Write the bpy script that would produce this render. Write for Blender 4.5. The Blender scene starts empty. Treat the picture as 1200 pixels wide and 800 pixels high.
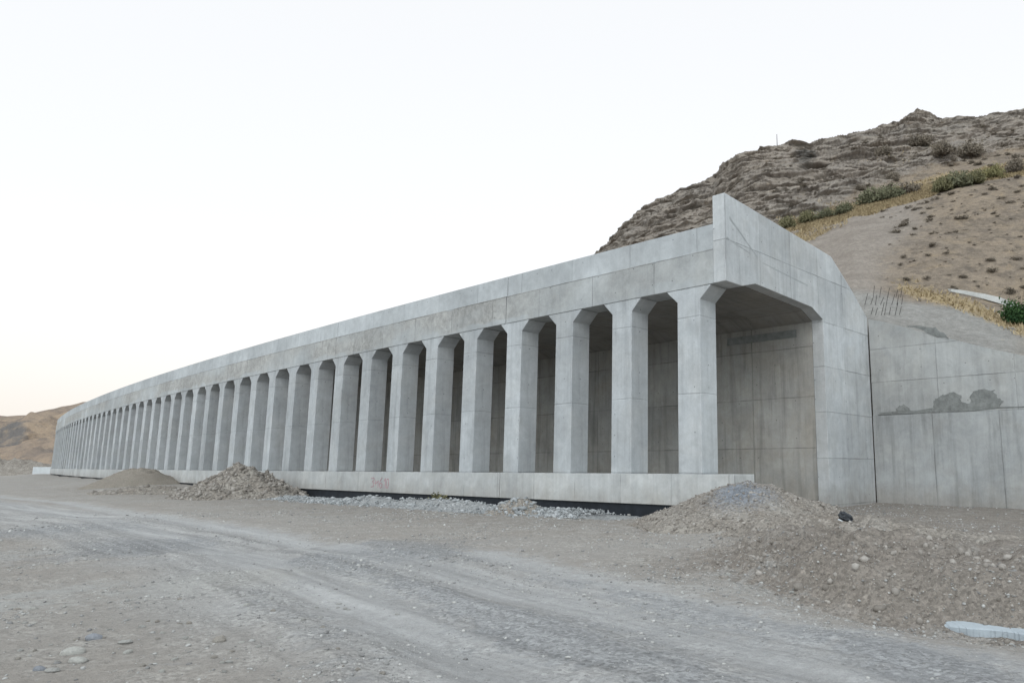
import bpy, math, random
import numpy as np

random.seed(7); rng = np.random.default_rng(7)
R = math.radians
SC = bpy.context.scene
COL = SC.collection
EYE = 1.65

# ------------------------------------------------------------------ camera, sky, sun, exposure
F_PX, CX, CY, HOR = 867.0, 760.0, 400.0, 547.0      # pixel calibration of the 1200x800 photograph
PITCH = math.atan((HOR - CY) / F_PX)
cam_d = bpy.data.cameras.new('camera'); cam = bpy.data.objects.new('camera', cam_d); COL.objects.link(cam)
cam.location = (0, 0, EYE); cam.rotation_euler = (R(90) + PITCH, 0, 0)
cam_d.sensor_width = 36; cam_d.lens = F_PX / 1200 * 36
cam_d.shift_x = (600 - CX) / 1200; cam_d.clip_start = 0.1; cam_d.clip_end = 9000
SC.camera = cam
SUN_EL, SUN_AZ = R(38), R(188)      # azimuth clockwise from +Y
w = bpy.data.worlds.new('World'); SC.world = w; w.use_nodes = True
nt = w.node_tree; nt.nodes.clear()
out = nt.nodes.new('ShaderNodeOutputWorld'); bg = nt.nodes.new('ShaderNodeBackground')
sky = nt.nodes.new('ShaderNodeTexSky'); sky.sky_type = 'NISHITA'; sky.sun_disc = False
sky.sun_elevation = SUN_EL; sky.sun_rotation = SUN_AZ
sky.altitude = 400; sky.air_density = 1.0; sky.dust_density = 6.0; sky.ozone_density = 1.5
hs = nt.nodes.new('ShaderNodeHueSaturation'); hs.inputs['Saturation'].default_value = 0.35
# thin, even, very pale evening overcast mixed over the clear sky, warm low over the horizon
geo = nt.nodes.new('ShaderNodeTexCoord'); sep = nt.nodes.new('ShaderNodeSeparateXYZ')
nt.links.new(geo.outputs['Generated'], sep.inputs[0])
ramp = nt.nodes.new('ShaderNodeValToRGB')
ramp.color_ramp.elements[0].position = 0.0; ramp.color_ramp.elements[0].color = (.90, .83, .75, 1)
ramp.color_ramp.elements[1].position = 0.30; ramp.color_ramp.elements[1].color = (.825, .835, .842, 1)
nt.links.new(sep.outputs['Z'], ramp.inputs[0])
sc_ = nt.nodes.new('ShaderNodeVectorMath'); sc_.operation = 'SCALE'; sc_.inputs['Scale'].default_value = 10.3
# the half of the sky behind the viewer, away from the set sun, is bluer
yr = nt.nodes.new('ShaderNodeMapRange'); yr.inputs['From Min'].default_value = .3; yr.inputs['From Max'].default_value = -.4
nt.links.new(sep.outputs['Y'], yr.inputs['Value'])
mb = nt.nodes.new('ShaderNodeMix'); mb.data_type = 'RGBA'; mb.inputs['B'].default_value = (.90, 1.09, 1.20, 1)
nt.links.new(yr.outputs[0], mb.inputs['Factor']); nt.links.new(ramp.outputs[0], mb.inputs['A'])
nt.links.new(mb.outputs['Result'], sc_.inputs[0])
mx = nt.nodes.new('ShaderNodeMix'); mx.data_type = 'RGBA'; mx.inputs['Factor'].default_value = 0.62
nt.links.new(sky.outputs[0], hs.inputs['Color']); nt.links.new(hs.outputs[0], mx.inputs['A'])
nt.links.new(sc_.outputs[0], mx.inputs['B'])
nt.links.new(mx.outputs['Result'], bg.inputs['Color']); bg.inputs['Strength'].default_value = 0.15
nt.links.new(bg.outputs[0], out.inputs[0])
sun_d = bpy.data.lights.new('sun', 'SUN'); sun_d.energy = 0.5; sun_d.angle = R(45); sun_d.color = (1, 0.98, 0.96)
sun = bpy.data.objects.new('sun', sun_d); COL.objects.link(sun)
sun.rotation_euler = (R(90) - SUN_EL, 0, -SUN_AZ + math.pi)
SC.view_settings.view_transform = 'Standard'; SC.view_settings.look = 'None'
SC.view_settings.gamma = 1; SC.view_settings.exposure = 0.06

# ------------------------------------------------------------------ helpers
def ray(px, py):
    a = (px - CX) / F_PX; b = (CY - py) / F_PX
    return np.array([a, math.cos(PITCH) - b * math.sin(PITCH), math.sin(PITCH) + b * math.cos(PITCH)])
def at_depth(px, py, Y):
    r = ray(px, py); P = r * (Y / r[1]); return np.array([P[0], P[1], P[2] + EYE])
def on_ground(px, py, z=0.0):
    r = ray(px, py); P = r * ((z - EYE) / r[2]); return np.array([P[0], P[1], z])

def hsh(ix, iy, iz, seed):
    n = (ix.astype(np.int64) * 374761393 + iy.astype(np.int64) * 668265263 + iz.astype(np.int64) * 2147483647 + seed * 974634777) & 0xffffffff
    n = ((n ^ (n >> 13)) * 1274126177) & 0xffffffff
    n = (n ^ (n >> 16)) & 0xffffffff
    return n.astype(np.float64) / 0xffffffff * 2 - 1
def vnoise(x, y, z=None, seed=0):
    x = np.asarray(x, float); y = np.asarray(y, float)
    z = np.zeros_like(x) if z is None else np.asarray(z, float)
    ix, iy, iz = np.floor(x), np.floor(y), np.floor(z)
    fx, fy, fz = x - ix, y - iy, z - iz
    fx = fx * fx * fx * (fx * (fx * 6 - 15) + 10); fy = fy * fy * fy * (fy * (fy * 6 - 15) + 10); fz = fz * fz * (3 - 2 * fz)
    r = 0
    for dx in (0, 1):
        wx = fx if dx else 1 - fx
        for dy in (0, 1):
            wy = fy if dy else 1 - fy
            for dz in (0, 1):
                wz = fz if dz else 1 - fz
                r = r + wx * wy * wz * hsh(ix + dx, iy + dy, iz + dz, seed)
    return r
def fbm(x, y, z=None, oct=4, seed=0, gain=.5, ridged=False):
    a = 1; s = 0; f = 1; t = 0
    for o in range(oct):
        v = vnoise(x * f, y * f, None if z is None else z * f, seed + o * 17)
        if ridged: v = 1 - 2 * np.abs(v)
        s = s + a * v; t += a; a *= gain; f *= 2.03
    return s / t
def sstep(a, b, x):
    t = np.clip((x - a) / (b - a), 0, 1); return t * t * (3 - 2 * t)

def tag(o, label=None, cat=None, group=None, kind=None):
    if label: o['label'] = label
    if cat: o['category'] = cat
    if group: o['group'] = group
    if kind: o['kind'] = kind
    return o
def empty(name, loc, label, cat, group=None):
    o = bpy.data.objects.new(name, None); COL.objects.link(o); o.location = loc; o.empty_display_size = .2
    return tag(o, label, cat, group)
def mesh_from(name, V, Fc, mat=None, parent=None, uv=None, smooth=False, attrs=None):
    """V (n,3); Fc (m,k) array or list of faces"""
    me = bpy.data.meshes.new(name)
    V = np.asarray(V, float)
    if isinstance(Fc, np.ndarray):
        m, k = Fc.shape
        me.vertices.add(len(V)); me.vertices.foreach_set('co', V.ravel())
        me.loops.add(m * k); me.loops.foreach_set('vertex_index', Fc.ravel().astype(np.int32))
        me.polygons.add(m); me.polygons.foreach_set('loop_start', np.arange(0, m * k, k, dtype=np.int32))
        me.polygons.foreach_set('loop_total', np.full(m, k, dtype=np.int32))
        me.update(calc_edges=True)
    else:
        me.from_pydata([tuple(v) for v in V], [], [tuple(f) for f in Fc]); me.update()
    if uv is not None:
        l = me.uv_layers.new(name='UVMap'); l.data.foreach_set('uv', np.asarray(uv, float).ravel())
    if attrs:
        for an, arr in attrs.items():
            arr = np.asarray(arr, float)
            if arr.ndim == 1:
                a = me.attributes.new(an, 'FLOAT', 'POINT'); a.data.foreach_set('value', arr)
            else:
                a = me.attributes.new(an, 'FLOAT_COLOR', 'POINT')
                a.data.foreach_set('color', np.c_[arr, np.ones(len(arr))].ravel())
    if smooth: me.polygons.foreach_set('use_smooth', np.ones(len(me.polygons), bool))
    me.validate(clean_customdata=False)
    o = bpy.data.objects.new(name, me); COL.objects.link(o)
    if mat: me.materials.append(mat)
    if parent: o.parent = parent; o.matrix_parent_inverse = parent_inv(parent)
    return o
def parent_inv(p):
    from mathutils import Matrix
    return Matrix.Translation(p.location).inverted() if p.rotation_euler[2] == 0 else (Matrix.Translation(p.location) @ p.rotation_euler.to_matrix().to_4x4()).inverted()
def grid_faces(nr, nc):
    i = np.arange(nr - 1)[:, None] * nc + np.arange(nc - 1)[None, :]
    return np.stack([i, i + 1, i + nc + 1, i + nc], -1).reshape(-1, 4)

# ------------------------------------------------------------------ materials
class NB:
    def __init__(s, name):
        s.m = bpy.data.materials.new(name); s.m.use_nodes = True; s.t = s.m.node_tree
        s.b = s.t.nodes['Principled BSDF']; s.b.inputs['Roughness'].default_value = .9
        s.b.inputs['Specular IOR Level'].default_value = .25
    def n(s, ty, **k):
        x = s.t.nodes.new('ShaderNode' + ty)
        for a, v in k.items(): setattr(x, a, v)
        return x
    def l(s, a, b): s.t.links.new(a, b)
    def val(s, sock, v):
        if hasattr(v, 'links') or hasattr(v, 'is_linked'): s.l(v, sock)
        else: sock.default_value = v
    def math(s, op, a, b=0.0, clamp=False):
        x = s.n('Math', operation=op); x.use_clamp = clamp; s.val(x.inputs[0], a); s.val(x.inputs[1], b); return x.outputs[0]
    def mix(s, f, a, b, mode='MIX'):
        x = s.n('Mix', data_type='RGBA', blend_type=mode); s.val(x.inputs['Factor'], f)
        for k, v in (('A', a), ('B', b)):
            if isinstance(v, tuple): x.inputs[k].default_value = (*v[:3], 1)
            else: s.l(v, x.inputs[k])
        return x.outputs['Result']
    def noise(s, vec, scale, detail=4, rough=.55, dist=0):
        x = s.n('TexNoise'); x.inputs['Scale'].default_value = scale; x.inputs['Detail'].default_value = detail
        x.inputs['Roughness'].default_value = rough; x.inputs['Distortion'].default_value = dist
        if vec is not None: s.l(vec, x.inputs['Vector'])
        return x.outputs['Fac']
    def mr(s, v, a, b, c=0., d=1.):
        x = s.n('MapRange'); s.val(x.inputs['Value'], v)
        for k, q in zip(('From Min', 'From Max', 'To Min', 'To Max'), (a, b, c, d)): x.inputs[k].default_value = q
        return x.outputs[0]
    def scale(s, vec, v):
        x = s.n('VectorMath', operation='MULTIPLY'); s.l(vec, x.inputs[0]); x.inputs[1].default_value = v; return x.outputs[0]
    def attr(s, name, out='Fac'):
        x = s.n('Attribute', attribute_name=name); return x.outputs[out]
    def bump(s, h, dist, strength=1.0, nrm=None):
        x = s.n('Bump'); x.inputs['Distance'].default_value = dist; x.inputs['Strength'].default_value = strength
        s.l(h, x.inputs['Height'])
        if nrm is not None: s.l(nrm, x.inputs['Normal'])
        return x.outputs[0]
    def obj(s): return s.n('TexCoord').outputs['Object']
    def color(s, c):
        if isinstance(c, tuple): s.b.inputs['Base Color'].default_value = (*c, 1)
        else: s.l(c, s.b.inputs['Base Color'])
    def normal(s, c): s.l(c, s.b.inputs['Normal'])

def concrete(name, base=(.40, .415, .42), pw=3.07, ph=1.5, ou=0., ov=0., line=.5, streak=.25, warm=.3, band=None, dark=.0, hole=True, hl=1.0, fs=1.0):
    N = NB(name); uv = N.n('UVMap').outputs[0]
    sp = N.n('SeparateXYZ'); N.l(uv, sp.inputs[0]); u, v = sp.outputs[0], sp.outputs[1]
    ob = N.obj()
    # slightly wavy board joints
    wv = N.mr(N.noise(uv, 1.3, 3), 0, 1, -.02, .02)
    uu = N.math('DIVIDE', N.math('SUBTRACT', N.math('ADD', u, wv), ou), pw); vv = N.math('DIVIDE', N.math('SUBTRACT', N.math('ADD', v, wv), ov), ph)
    def ln(t, wdt, p):
        d = N.math('ABSOLUTE', N.math('SUBTRACT', N.math('FRACT', t), .5))
        return N.mr(d, .5 - wdt / p, .5 - wdt * .2 / p)
    lu = ln(uu, .028, pw); lv = N.math('MULTIPLY', ln(vv, .03, ph), hl)
    lines = N.math('MAXIMUM', lu, lv)
    br = N.mr(N.noise(uv, .9, 3), .3, .62)
    lines = N.math('MULTIPLY', lines, N.math('ADD', N.math('MULTIPLY', br, .8), .2))
    # panel tone
    cb = N.n('CombineXYZ'); N.l(N.math('FLOOR', uu), cb.inputs[0]); N.l(N.math('FLOOR', vv), cb.inputs[1])
    wn = N.n('TexWhiteNoise', noise_dimensions='3D'); N.l(cb.outputs[0], wn.inputs['Vector'])
    tone = N.mr(wn.outputs['Value'], 0, 1, .93, 1.06)
    big = N.mr(N.noise(ob, .35, 5, .6), .25, .75, .80, 1.15)
    mid = N.mr(N.noise(ob, 2.0, 7, .72, .5), .28, .72, .86, 1.12)
    fine = N.mr(N.noise(ob, 22, 4, .7), .25, .75, .93, 1.06)
    st = N.noise(N.scale(uv, (2.8, .22, 1)), 1.0, 4, .6)
    stv = N.mr(st, .50, .72, 1.0, 1.0 - streak)
    st2 = N.mr(N.noise(N.scale(uv, (9, .4, 1)), 1.0, 3, .6), .3, .7, 1 + .04 * fs, 1 - .05 * fs)
    col = N.mix(N.math('MULTIPLY', N.mr(N.noise(ob, .6, 5, .65, .6), .42, .68), warm), base, (base[0] * 1.0, base[1] * .925, base[2] * .83))
    # pale lime bloom
    col = N.mix(N.math('MULTIPLY', N.mr(N.noise(uv, .8, 6, .7, 1.0), .52, .70), .36), col, (base[0] * 1.3, base[1] * 1.3, base[2] * 1.28))
    k = N.math('MULTIPLY', tone, N.math('MULTIPLY', big, N.math('MULTIPLY', mid, N.math('MULTIPLY', fine, N.math('MULTIPLY', stv, st2)))))
    if band:   # rough patched strip between two heights
        z0, z1 = band
        e = N.mr(N.noise(N.scale(uv, (.5, 1, 1)), 1.2, 4), .2, .8, -.35, .35)
        vz = N.math('ADD', v, e)
        bm = N.math('MULTIPLY', N.mr(vz, z0, z0 + .12), N.mr(vz, z1, z1 - .04))
        bm = N.math('MULTIPLY', bm, N.mr(N.noise(N.scale(uv, (.12, .4, 1)), 1.0, 3), .35, .52))
        bm = N.math('MULTIPLY', bm, N.mr(u, 8.5, 12.5, .35, 1.0))
        rough = N.mr(N.noise(uv, 3.5, 8, .75, .8), .35, .68, .72, 1.2)
        col = N.mix(N.math('MULTIPLY', bm, .85), col, (base[0] * .98, base[1] * .925, base[2] * .87))
        k = N.math('MULTIPLY', k, N.math('ADD', N.math('MULTIPLY', N.math('SUBTRACT', rough, 1.), bm), 1.))
    oi = N.n('ObjectInfo'); k = N.math('MULTIPLY', k, N.mr(oi.outputs['Random'], 0, 1, .94, 1.05))
    # dusty splash on everything close to the ground, a few rust spots
    sp_ = N.math('MULTIPLY', N.mr(N.math('ADD', v, N.mr(N.noise(uv, 1.1, 5, .7), .2, .8, -.5, .5)), -.55, -1.35), .5)
    col = N.mix(sp_, col, (.29, .262, .228))
    rs_ = N.math('MULTIPLY', N.mr(N.noise(N.scale(uv, (3.0, .8, 1)), 1.0, 6, .75, .5), .69, .76), .35)
    col = N.mix(rs_, col, (.27, .20, .15))
    # scattered dark stains
    ds = N.mr(N.noise(N.scale(uv, (1.2, .7, 1)), 1.1, 7, .72, .4), .62, .78)
    k = N.math('MULTIPLY', k, N.math('SUBTRACT', 1., N.math('MULTIPLY', ds, .22 + dark)))
    k = N.math('MULTIPLY', k, N.math('SUBTRACT', 1., N.math('MULTIPLY', lines, line)))
    h = N.math('MULTIPLY', lines, -1.0)
    if hole:
        fu = N.math('SUBTRACT', N.math('FRACT', N.math('DIVIDE', u, .9)), .5); fv = N.math('SUBTRACT', N.math('FRACT', N.math('DIVIDE', v, .75)), .5)
        rr = N.math('SQRT', N.math('ADD', N.math('POWER', N.math('MULTIPLY', fu, .9), 2.), N.math('POWER', N.math('MULTIPLY', fv, .75), 2.)))
        hm = N.mr(rr, .028, .018)
        hm = N.math('MULTIPLY', hm, N.mr(N.noise(uv, 1.7, 1), .5, .56))
        k = N.math('MULTIPLY', k, N.math('SUBTRACT', 1., N.math('MULTIPLY', hm, .55)))
    vm = N.n('VectorMath', operation='SCALE'); N.l(col, vm.inputs[0]); N.l(k, vm.inputs['Scale'])
    N.color(vm.outputs[0])
    nb = N.bump(N.noise(ob, 30, 5, .7), .006, .6)
    nb = N.bump(N.noise(ob, 3, 4, .6), .02, .4, nb)
    nb = N.bump(h, .015, .8, nb)
    N.normal(nb); N.b.inputs['Roughness'].default_value = .82
    return N.m

M = {}
M['facade'] = concrete('facade_concrete', ph=40, line=.42, band=(6.15, 7.3), warm=.3, ov=7.185, streak=.10, fs=.35)
M['parapet'] = concrete('parapet_concrete', ph=40, ou=1.2, line=.30, warm=.08, ov=-10, streak=.08, fs=.3, base=(.435, .452, .462))
M['column'] = concrete('column_concrete', pw=40, ph=2.6, ou=-20.1, ov=-.2, line=.22, streak=.2, warm=.25, base=(.415, .43, .44))
M['plinth'] = concrete('plinth_concrete', pw=2.3, ph=40, ov=-10, line=.22, streak=.12, warm=.25, base=(.45, .455, .45), hole=False)
M['portal'] = concrete('portal_concrete', pw=2.15, ph=1.78, ou=-.02, ov=.35, line=.34, streak=.18, warm=.3, base=(.455, .465, .47))
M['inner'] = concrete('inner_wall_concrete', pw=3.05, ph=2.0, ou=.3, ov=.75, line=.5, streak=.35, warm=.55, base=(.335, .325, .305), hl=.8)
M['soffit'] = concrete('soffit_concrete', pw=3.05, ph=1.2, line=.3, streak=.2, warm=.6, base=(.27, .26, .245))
M['rwall'] = concrete('retaining_wall_concrete', pw=3.0, ph=1.45, ou=-2.9, ov=.72, line=.34, streak=.2, warm=.3, base=(.385, .39, .385))
M['rwall_low'] = concrete('lower_wall_concrete', pw=2.6, ph=60, ov=-20, line=.3, streak=.30, warm=.3, base=(.37, .378, .378), hole=False)

def simple(name, c, rough=.85, var=.25, sc=8, bump=0, spec=.25, metal=0):
    N = NB(name); ob = N.obj(); k = N.mr(N.noise(ob, sc, 5, .65), .25, .75, 1 - var, 1 + var)
    vm = N.n('VectorMath', operation='SCALE'); vm.inputs[0].default_value = c; N.l(k, vm.inputs['Scale']); N.color(vm.outputs[0])
    N.b.inputs['Roughness'].default_value = rough; N.b.inputs['Specular IOR Level'].default_value = spec; N.b.inputs['Metallic'].default_value = metal
    if bump: N.normal(N.bump(N.noise(ob, sc * 2, 5, .7), bump))
    return N.m
M['bitumen'] = simple('bitumen', (.016, .019, .024), .6, .4, 3, .01)
M['dampmortar_and_shade'] = simple('damp_mortar_and_recess_shade', (.20, .205, .197), .85, .35, 4, .03)  # real damp mortar on the wall, and painted shade for the recess strip
M['scar'] = simple('concrete_scar', (.335, .345, .345), .85, .2, 6, .02)
M['steel'] = simple('rusty_steel', (.05, .045, .042), .7, .3, 20)
M['joint'] = simple('joint_filler', (.05, .05, .048), .9, .3, 10)
M['block'] = simple('block_concrete', (.52, .54, .55), .85, .12, 1.2, .01)
M['paleconc'] = simple('pale_concrete', (.50, .50, .48), .85, .2, 4, .01)
M['wood'] = simple('weathered_wood', (.12, .10, .085), .85, .2, 20)
M['bag'] = simple('black_plastic', (.018, .022, .028), .35, .3, 14, .01, .5)
M['bagpale'] = simple('pale_plastic', (.45, .47, .48), .4, .15, 14, .01, .5)
M['sheet'] = simple('pale_blue_concrete', (.36, .40, .43), .6, .12, 5, .012, .4)
M['redpaint'] = simple('red_spray_paint', (.37, .21, .235), .8, .3, 10)
M['twig'] = simple('twig', (.13, .10, .075), .9, .3, 20)

def stone_mat(name, a, b):
    N = NB(name); t = N.attr('tone'); ob = N.obj()
    c = N.mix(t, a, b)
    k = N.mr(N.noise(ob, 25, 4, .7), .25, .75, .8, 1.2)
    vm = N.n('VectorMath', operation='SCALE'); N.l(c, vm.inputs[0]); N.l(k, vm.inputs['Scale']); N.color(vm.outputs[0])
    N.normal(N.bump(N.noise(ob, 40, 4, .7), .005, .6)); return N.m
M['stone'] = stone_mat('loose_stone', (.20, .195, .19), (.46, .45, .43))
M['rubble'] = stone_mat('rubble_stone', (.17, .15, .13), (.36, .33, .30))
M['ballast'] = stone_mat('crushed_stone', (.22, .228, .23), (.43, .437, .44))

def ground_mat():
    N = NB('gravel_ground'); ob = N.obj()
    tr, bl, dt, pl = N.attr('track'), N.attr('blue'), N.attr('dirt'), N.attr('pale')
    n1 = N.noise(ob, .25, 6, .6); n2 = N.noise(ob, 1.6, 6, .65, .5); n3 = N.noise(ob, 9, 6, .7)
    base = N.mix(N.mr(n1, .35, .65), (.285, .260, .234), (.305, .287, .266))
    base = N.mix(N.math('MULTIPLY', N.mr(n2, .48, .68), .7), base, (.36, .34, .314))
    e = N.mr(N.noise(N.scale(ob, (1, 1, 1)), 2.3, 7, .72, .8), .3, .7, -.45, .45)
    trm = N.mr(N.math('ADD', tr, e), .25, .95)
    base = N.mix(N.math('MULTIPLY', trm, .75), base, (.405, .404, .403))
    rd = N.attr('road'); cb = N.n('CombineXYZ'); N.l(N.math('MULTIPLY', N.attr('rw'), 2.6), cb.inputs[0]); N.l(N.math('MULTIPLY', N.attr('rl'), .10), cb.inputs[1])
    rut = N.noise(cb.outputs[0], 1.0, 5, .62); cb2 = N.n('CombineXYZ'); N.l(N.math('MULTIPLY', N.attr('rw'), 7.), cb2.inputs[0]); N.l(N.math('MULTIPLY', N.attr('rl'), .5), cb2.inputs[1])
    rut2 = N.noise(cb2.outputs[0], 1.0, 4, .6)
    base = N.mix(N.math('MULTIPLY', rd, .72), base, (.350, .346, .341))
    rk = N.math('ADD', N.mr(rut, .34, .66, -.20, .15), N.mr(rut2, .3, .7, -.10, .09))
    blm = N.mr(N.math('ADD', bl, e), .35, .9)
    base = N.mix(N.math('MULTIPLY', blm, .6), base, (.225, .229, .235))
    dm = N.mr(N.math('ADD', dt, N.math('MULTIPLY', e, .8)), .3, .8)
    base = N.mix(N.math('MULTIPLY', dm, .8), base, (.195, .168, .143))
    base = N.mix(N.mr(N.math('ADD', pl, e), .4, .9), base, (.345, .335, .318))
    # stones in the surface: voronoi cells
    vo = N.n('TexVoronoi'); vo.inputs['Scale'].default_value = 26; N.l(ob, vo.inputs['Vector'])
    vo2 = N.n('TexVoronoi'); vo2.inputs['Scale'].default_value = 9; N.l(ob, vo2.inputs['Vector'])
    rs = N.n('SeparateColor'); N.l(vo.outputs['Color'], rs.inputs[0])
    rs2 = N.n('SeparateColor'); N.l(vo2.outputs['Color'], rs2.inputs[0])
    cellk = N.mr(rs.outputs[0], 0, 1, .76, 1.26)
    grav = N.mr(N.math('ADD', N.math('ADD', n2, N.math('MULTIPLY', N.math('ADD', bl, dt), .3)), N.math('MULTIPLY', tr, -.15)), .40, .66)
    cellk = N.math('ADD', 1., N.math('MULTIPLY', N.math('SUBTRACT', cellk, 1.), grav))
    pal = N.math('MULTIPLY', N.mr(rs2.outputs[1], .90, .96), N.mr(vo2.outputs['Distance'], .36, .26))
    fine = N.mr(n3, .25, .75, .86, 1.14); vf = N.mr(N.noise(ob, 60, 3, .7), .25, .75, .86, 1.14)
    k = N.math('MULTIPLY', cellk, N.math('MULTIPLY', fine, vf))
    k = N.math('MULTIPLY', k, N.math('ADD', 1., N.math('MULTIPLY', rk, rd)))
    k = N.math('ADD', k, N.math('MULTIPLY', pal, N.math('MULTIPLY', grav, .35)))
    vm = N.n('VectorMath', operation='SCALE'); N.l(base, vm.inputs[0]); N.l(k, vm.inputs['Scale']); N.color(vm.outputs[0])
    h = N.math('ADD', N.math('MULTIPLY', N.math('MULTIPLY', N.mr(vo.outputs['Distance'], 0, .5, 1, 0), grav), .6), n3)
    nb = N.bump(n3, .05, .55); nb = N.bump(h, .022, .8, nb); nb = N.bump(N.noise(ob, 80, 3, .7), .006, .7, nb); N.normal(nb)
    N.b.inputs['Roughness'].default_value = .95; N.b.inputs['Specular IOR Level'].default_value = .12
    return N.m
M['ground'] = ground_mat()

def heap_mat(name, c1, c2, bluec=None, sc=14):
    N = NB(name); ob = N.obj(); n = N.noise(ob, 1.2, 6, .65); n3 = N.noise(ob, sc, 6, .75)
    base = N.mix(N.mr(n, .35, .65), c1, c2)
    if bluec: base = N.mix(N.mr(N.math('ADD', N.attr('blue'), N.mr(n3, .3, .7, -.4, .4)), .3, .9), base, bluec)
    vo = N.n('TexVoronoi'); vo.inputs['Scale'].default_value = sc * 1.3; N.l(ob, vo.inputs['Vector'])
    rs = N.n('SeparateColor'); N.l(vo.outputs['Color'], rs.inputs[0])
    k = N.math('MULTIPLY', N.mr(rs.outputs[0], 0, 1, .72, 1.3), N.mr(n3, .25, .75, .8, 1.2))
    vm = N.n('VectorMath', operation='SCALE'); N.l(base, vm.inputs[0]); N.l(k, vm.inputs['Scale']); N.color(vm.outputs[0])
    N.normal(N.bump(vo.outputs['Distance'], .03, .7, N.bump(n3, .06, .7)))
    N.b.inputs['Specular IOR Level'].default_value = .1
    return N.m
M['heap'] = heap_mat('heap_gravel', (.235, .205, .175), (.305, .28, .25), (.20, .213, .235))
M['sandheap'] = heap_mat('heap_sand', (.25, .22, .185), (.27, .24, .205), None, 30)
M['rubbleheap'] = heap_mat('heap_rubble', (.20, .175, .15), (.28, .255, .225), None, 9)

def hill_mat():
    N = NB('rocky_hillside'); ob = N.obj(); z = N.attr('zone', 'Color')
    sp = N.n('SeparateColor'); N.l(z, sp.inputs[0]); rock, gr, bare = sp.outputs
    st = N.attr('stain'); shot = N.attr('shot')
    n1 = N.noise(ob, .12, 6, .65); n2 = N.noise(ob, .8, 7, .7, .5); n3 = N.noise(ob, 4, 6, .72)
    strat = N.noise(N.scale(ob, (.25, .25, 2.6)), 1.0, 6, .7, .6)
    strat2 = N.noise(N.scale(ob, (.5, .5, 5.5)), 1.0, 5, .7, 1.2)
    rc = N.mix(N.mr(n1, .35, .65), (.255, .218, .186), (.222, .198, .176))
    rc = N.mix(N.math('MULTIPLY', N.mr(strat, .45, .7), .7), rc, (.31, .265, .215))
    rc = N.mix(N.math('MULTIPLY', N.mr(strat2, .50, .64), .45), rc, (.115, .102, .090))
    rc = N.mix(N.math('MULTIPLY', N.mr(n2, .58, .72), .45), rc, (.29, .225, .15))
    scr = N.mix(N.mr(n1, .3, .6), (.262, .208, .155), (.222, .182, .145))
    scr = N.mix(N.math('MULTIPLY', N.mr(n2, .50, .66), .55), scr, (.27, .205, .135))
    scr = N.mix(N.math('MULTIPLY', N.mr(N.noise(ob, 1.5, 6, .75), .50, .64), .8), scr, (.105, .088, .074))
    scr = N.mix(N.math('MULTIPLY', N.mr(N.noise(N.scale(ob, (1, 1, 2.2)), .55, 7, .78, .4), .47, .60), .6), scr, (.135, .112, .092))
    gc = N.mix(N.mr(n2, .38, .64), (.37, .285, .175), (.28, .222, .145))
    bc = N.mix(N.mr(N.noise(N.scale(ob, (.3, .3, 1.4)), 1.0, 6, .65, .8), .35, .68), (.215, .184, .158), (.275, .240, .208))
    c = N.mix(bare, scr, bc)
    sc2 = N.mix(N.mr(n2, .35, .65), (.22, .208, .192), (.28, .270, .252))
    c = N.mix(shot, c, sc2)
    e = N.mr(n2, .3, .7, -.4, .4); e2 = N.mr(n3, .3, .7, -.25, .25)
    c = N.mix(N.mr(N.math('ADD', N.math('ADD', gr, e), e2), .35, .75), c, gc)
    c = N.mix(N.mr(N.math('ADD', rock, e2), .35, .7), c, rc)
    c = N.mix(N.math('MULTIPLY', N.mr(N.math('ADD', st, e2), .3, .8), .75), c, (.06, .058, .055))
    k = N.math('MULTIPLY', N.mr(n3, .25, .75, .74, 1.26), N.mr(N.noise(ob, 16, 4, .7), .25, .75, .85, 1.15))
    vm = N.n('VectorMath', operation='SCALE'); N.l(c, vm.inputs[0]); N.l(k, vm.inputs['Scale']); N.color(vm.outputs[0])
    N.b.inputs['Specular IOR Level'].default_value = .08
    nb = N.bump(N.noise(ob, 1.3, 7, .65), .3, .45); nb = N.bump(N.noise(ob, 7, 5, .75), .10, .6, nb); N.normal(nb)
    return N.m
M['hill'] = hill_mat()
def farhill_mat():
    N = NB('dry_far_hills'); ob = N.obj(); g = N.attr('green')
    n1 = N.noise(ob, .018, 6, .65); n2 = N.noise(ob, .12, 6, .7)
    c = N.mix(N.mr(n1, .40, .60), (.255, .200, .160), (.335, .258, .190))  # paler noise patches paint sunlit slopes into the colour
    c = N.mix(N.math('MULTIPLY', N.mr(n2, .47, .62), .8), c, (.19, .158, .135))
    c = N.mix(N.mr(N.math('ADD', g, N.mr(n2, .3, .7, -.4, .4)), .3, .8), c, (.155, .142, .134))
    vm = N.n('VectorMath', operation='SCALE'); N.l(c, vm.inputs[0]); N.l(N.mr(N.noise(ob, .8, 5, .7), .25, .75, .85, 1.15), vm.inputs['Scale']); N.color(vm.outputs[0])
    N.b.inputs['Specular IOR Level'].default_value = .05
    N.normal(N.bump(N.noise(ob, .1, 6, .7), 6, .6)); return N.m
M['farhill'] = farhill_mat()

def leaf_mat(name, a, b):
    N = NB(name); t = N.attr('tone'); c = N.mix(t, a, b); N.color(c); N.b.inputs['Specular IOR Level'].default_value = .1
    return N.m
M['leaf_green'] = leaf_mat('green_leaves', (.10, .105, .065), (.20, .195, .125))
M['leaf_olive'] = leaf_mat('olive_leaves', (.11, .105, .06), (.22, .205, .115))
M['leaf_yellow'] = leaf_mat('yellowing_leaves', (.15, .14, .07), (.27, .245, .12))
M['leaf_grey'] = leaf_mat('grey_brown_leaves', (.135, .113, .09), (.23, .195, .152))
M['leaf_dark'] = leaf_mat('dark_green_leaves', (.018, .045, .020), (.060, .11, .04))
M['dry'] = leaf_mat('dry_grass', (.26, .20, .12), (.42, .335, .205))

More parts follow.
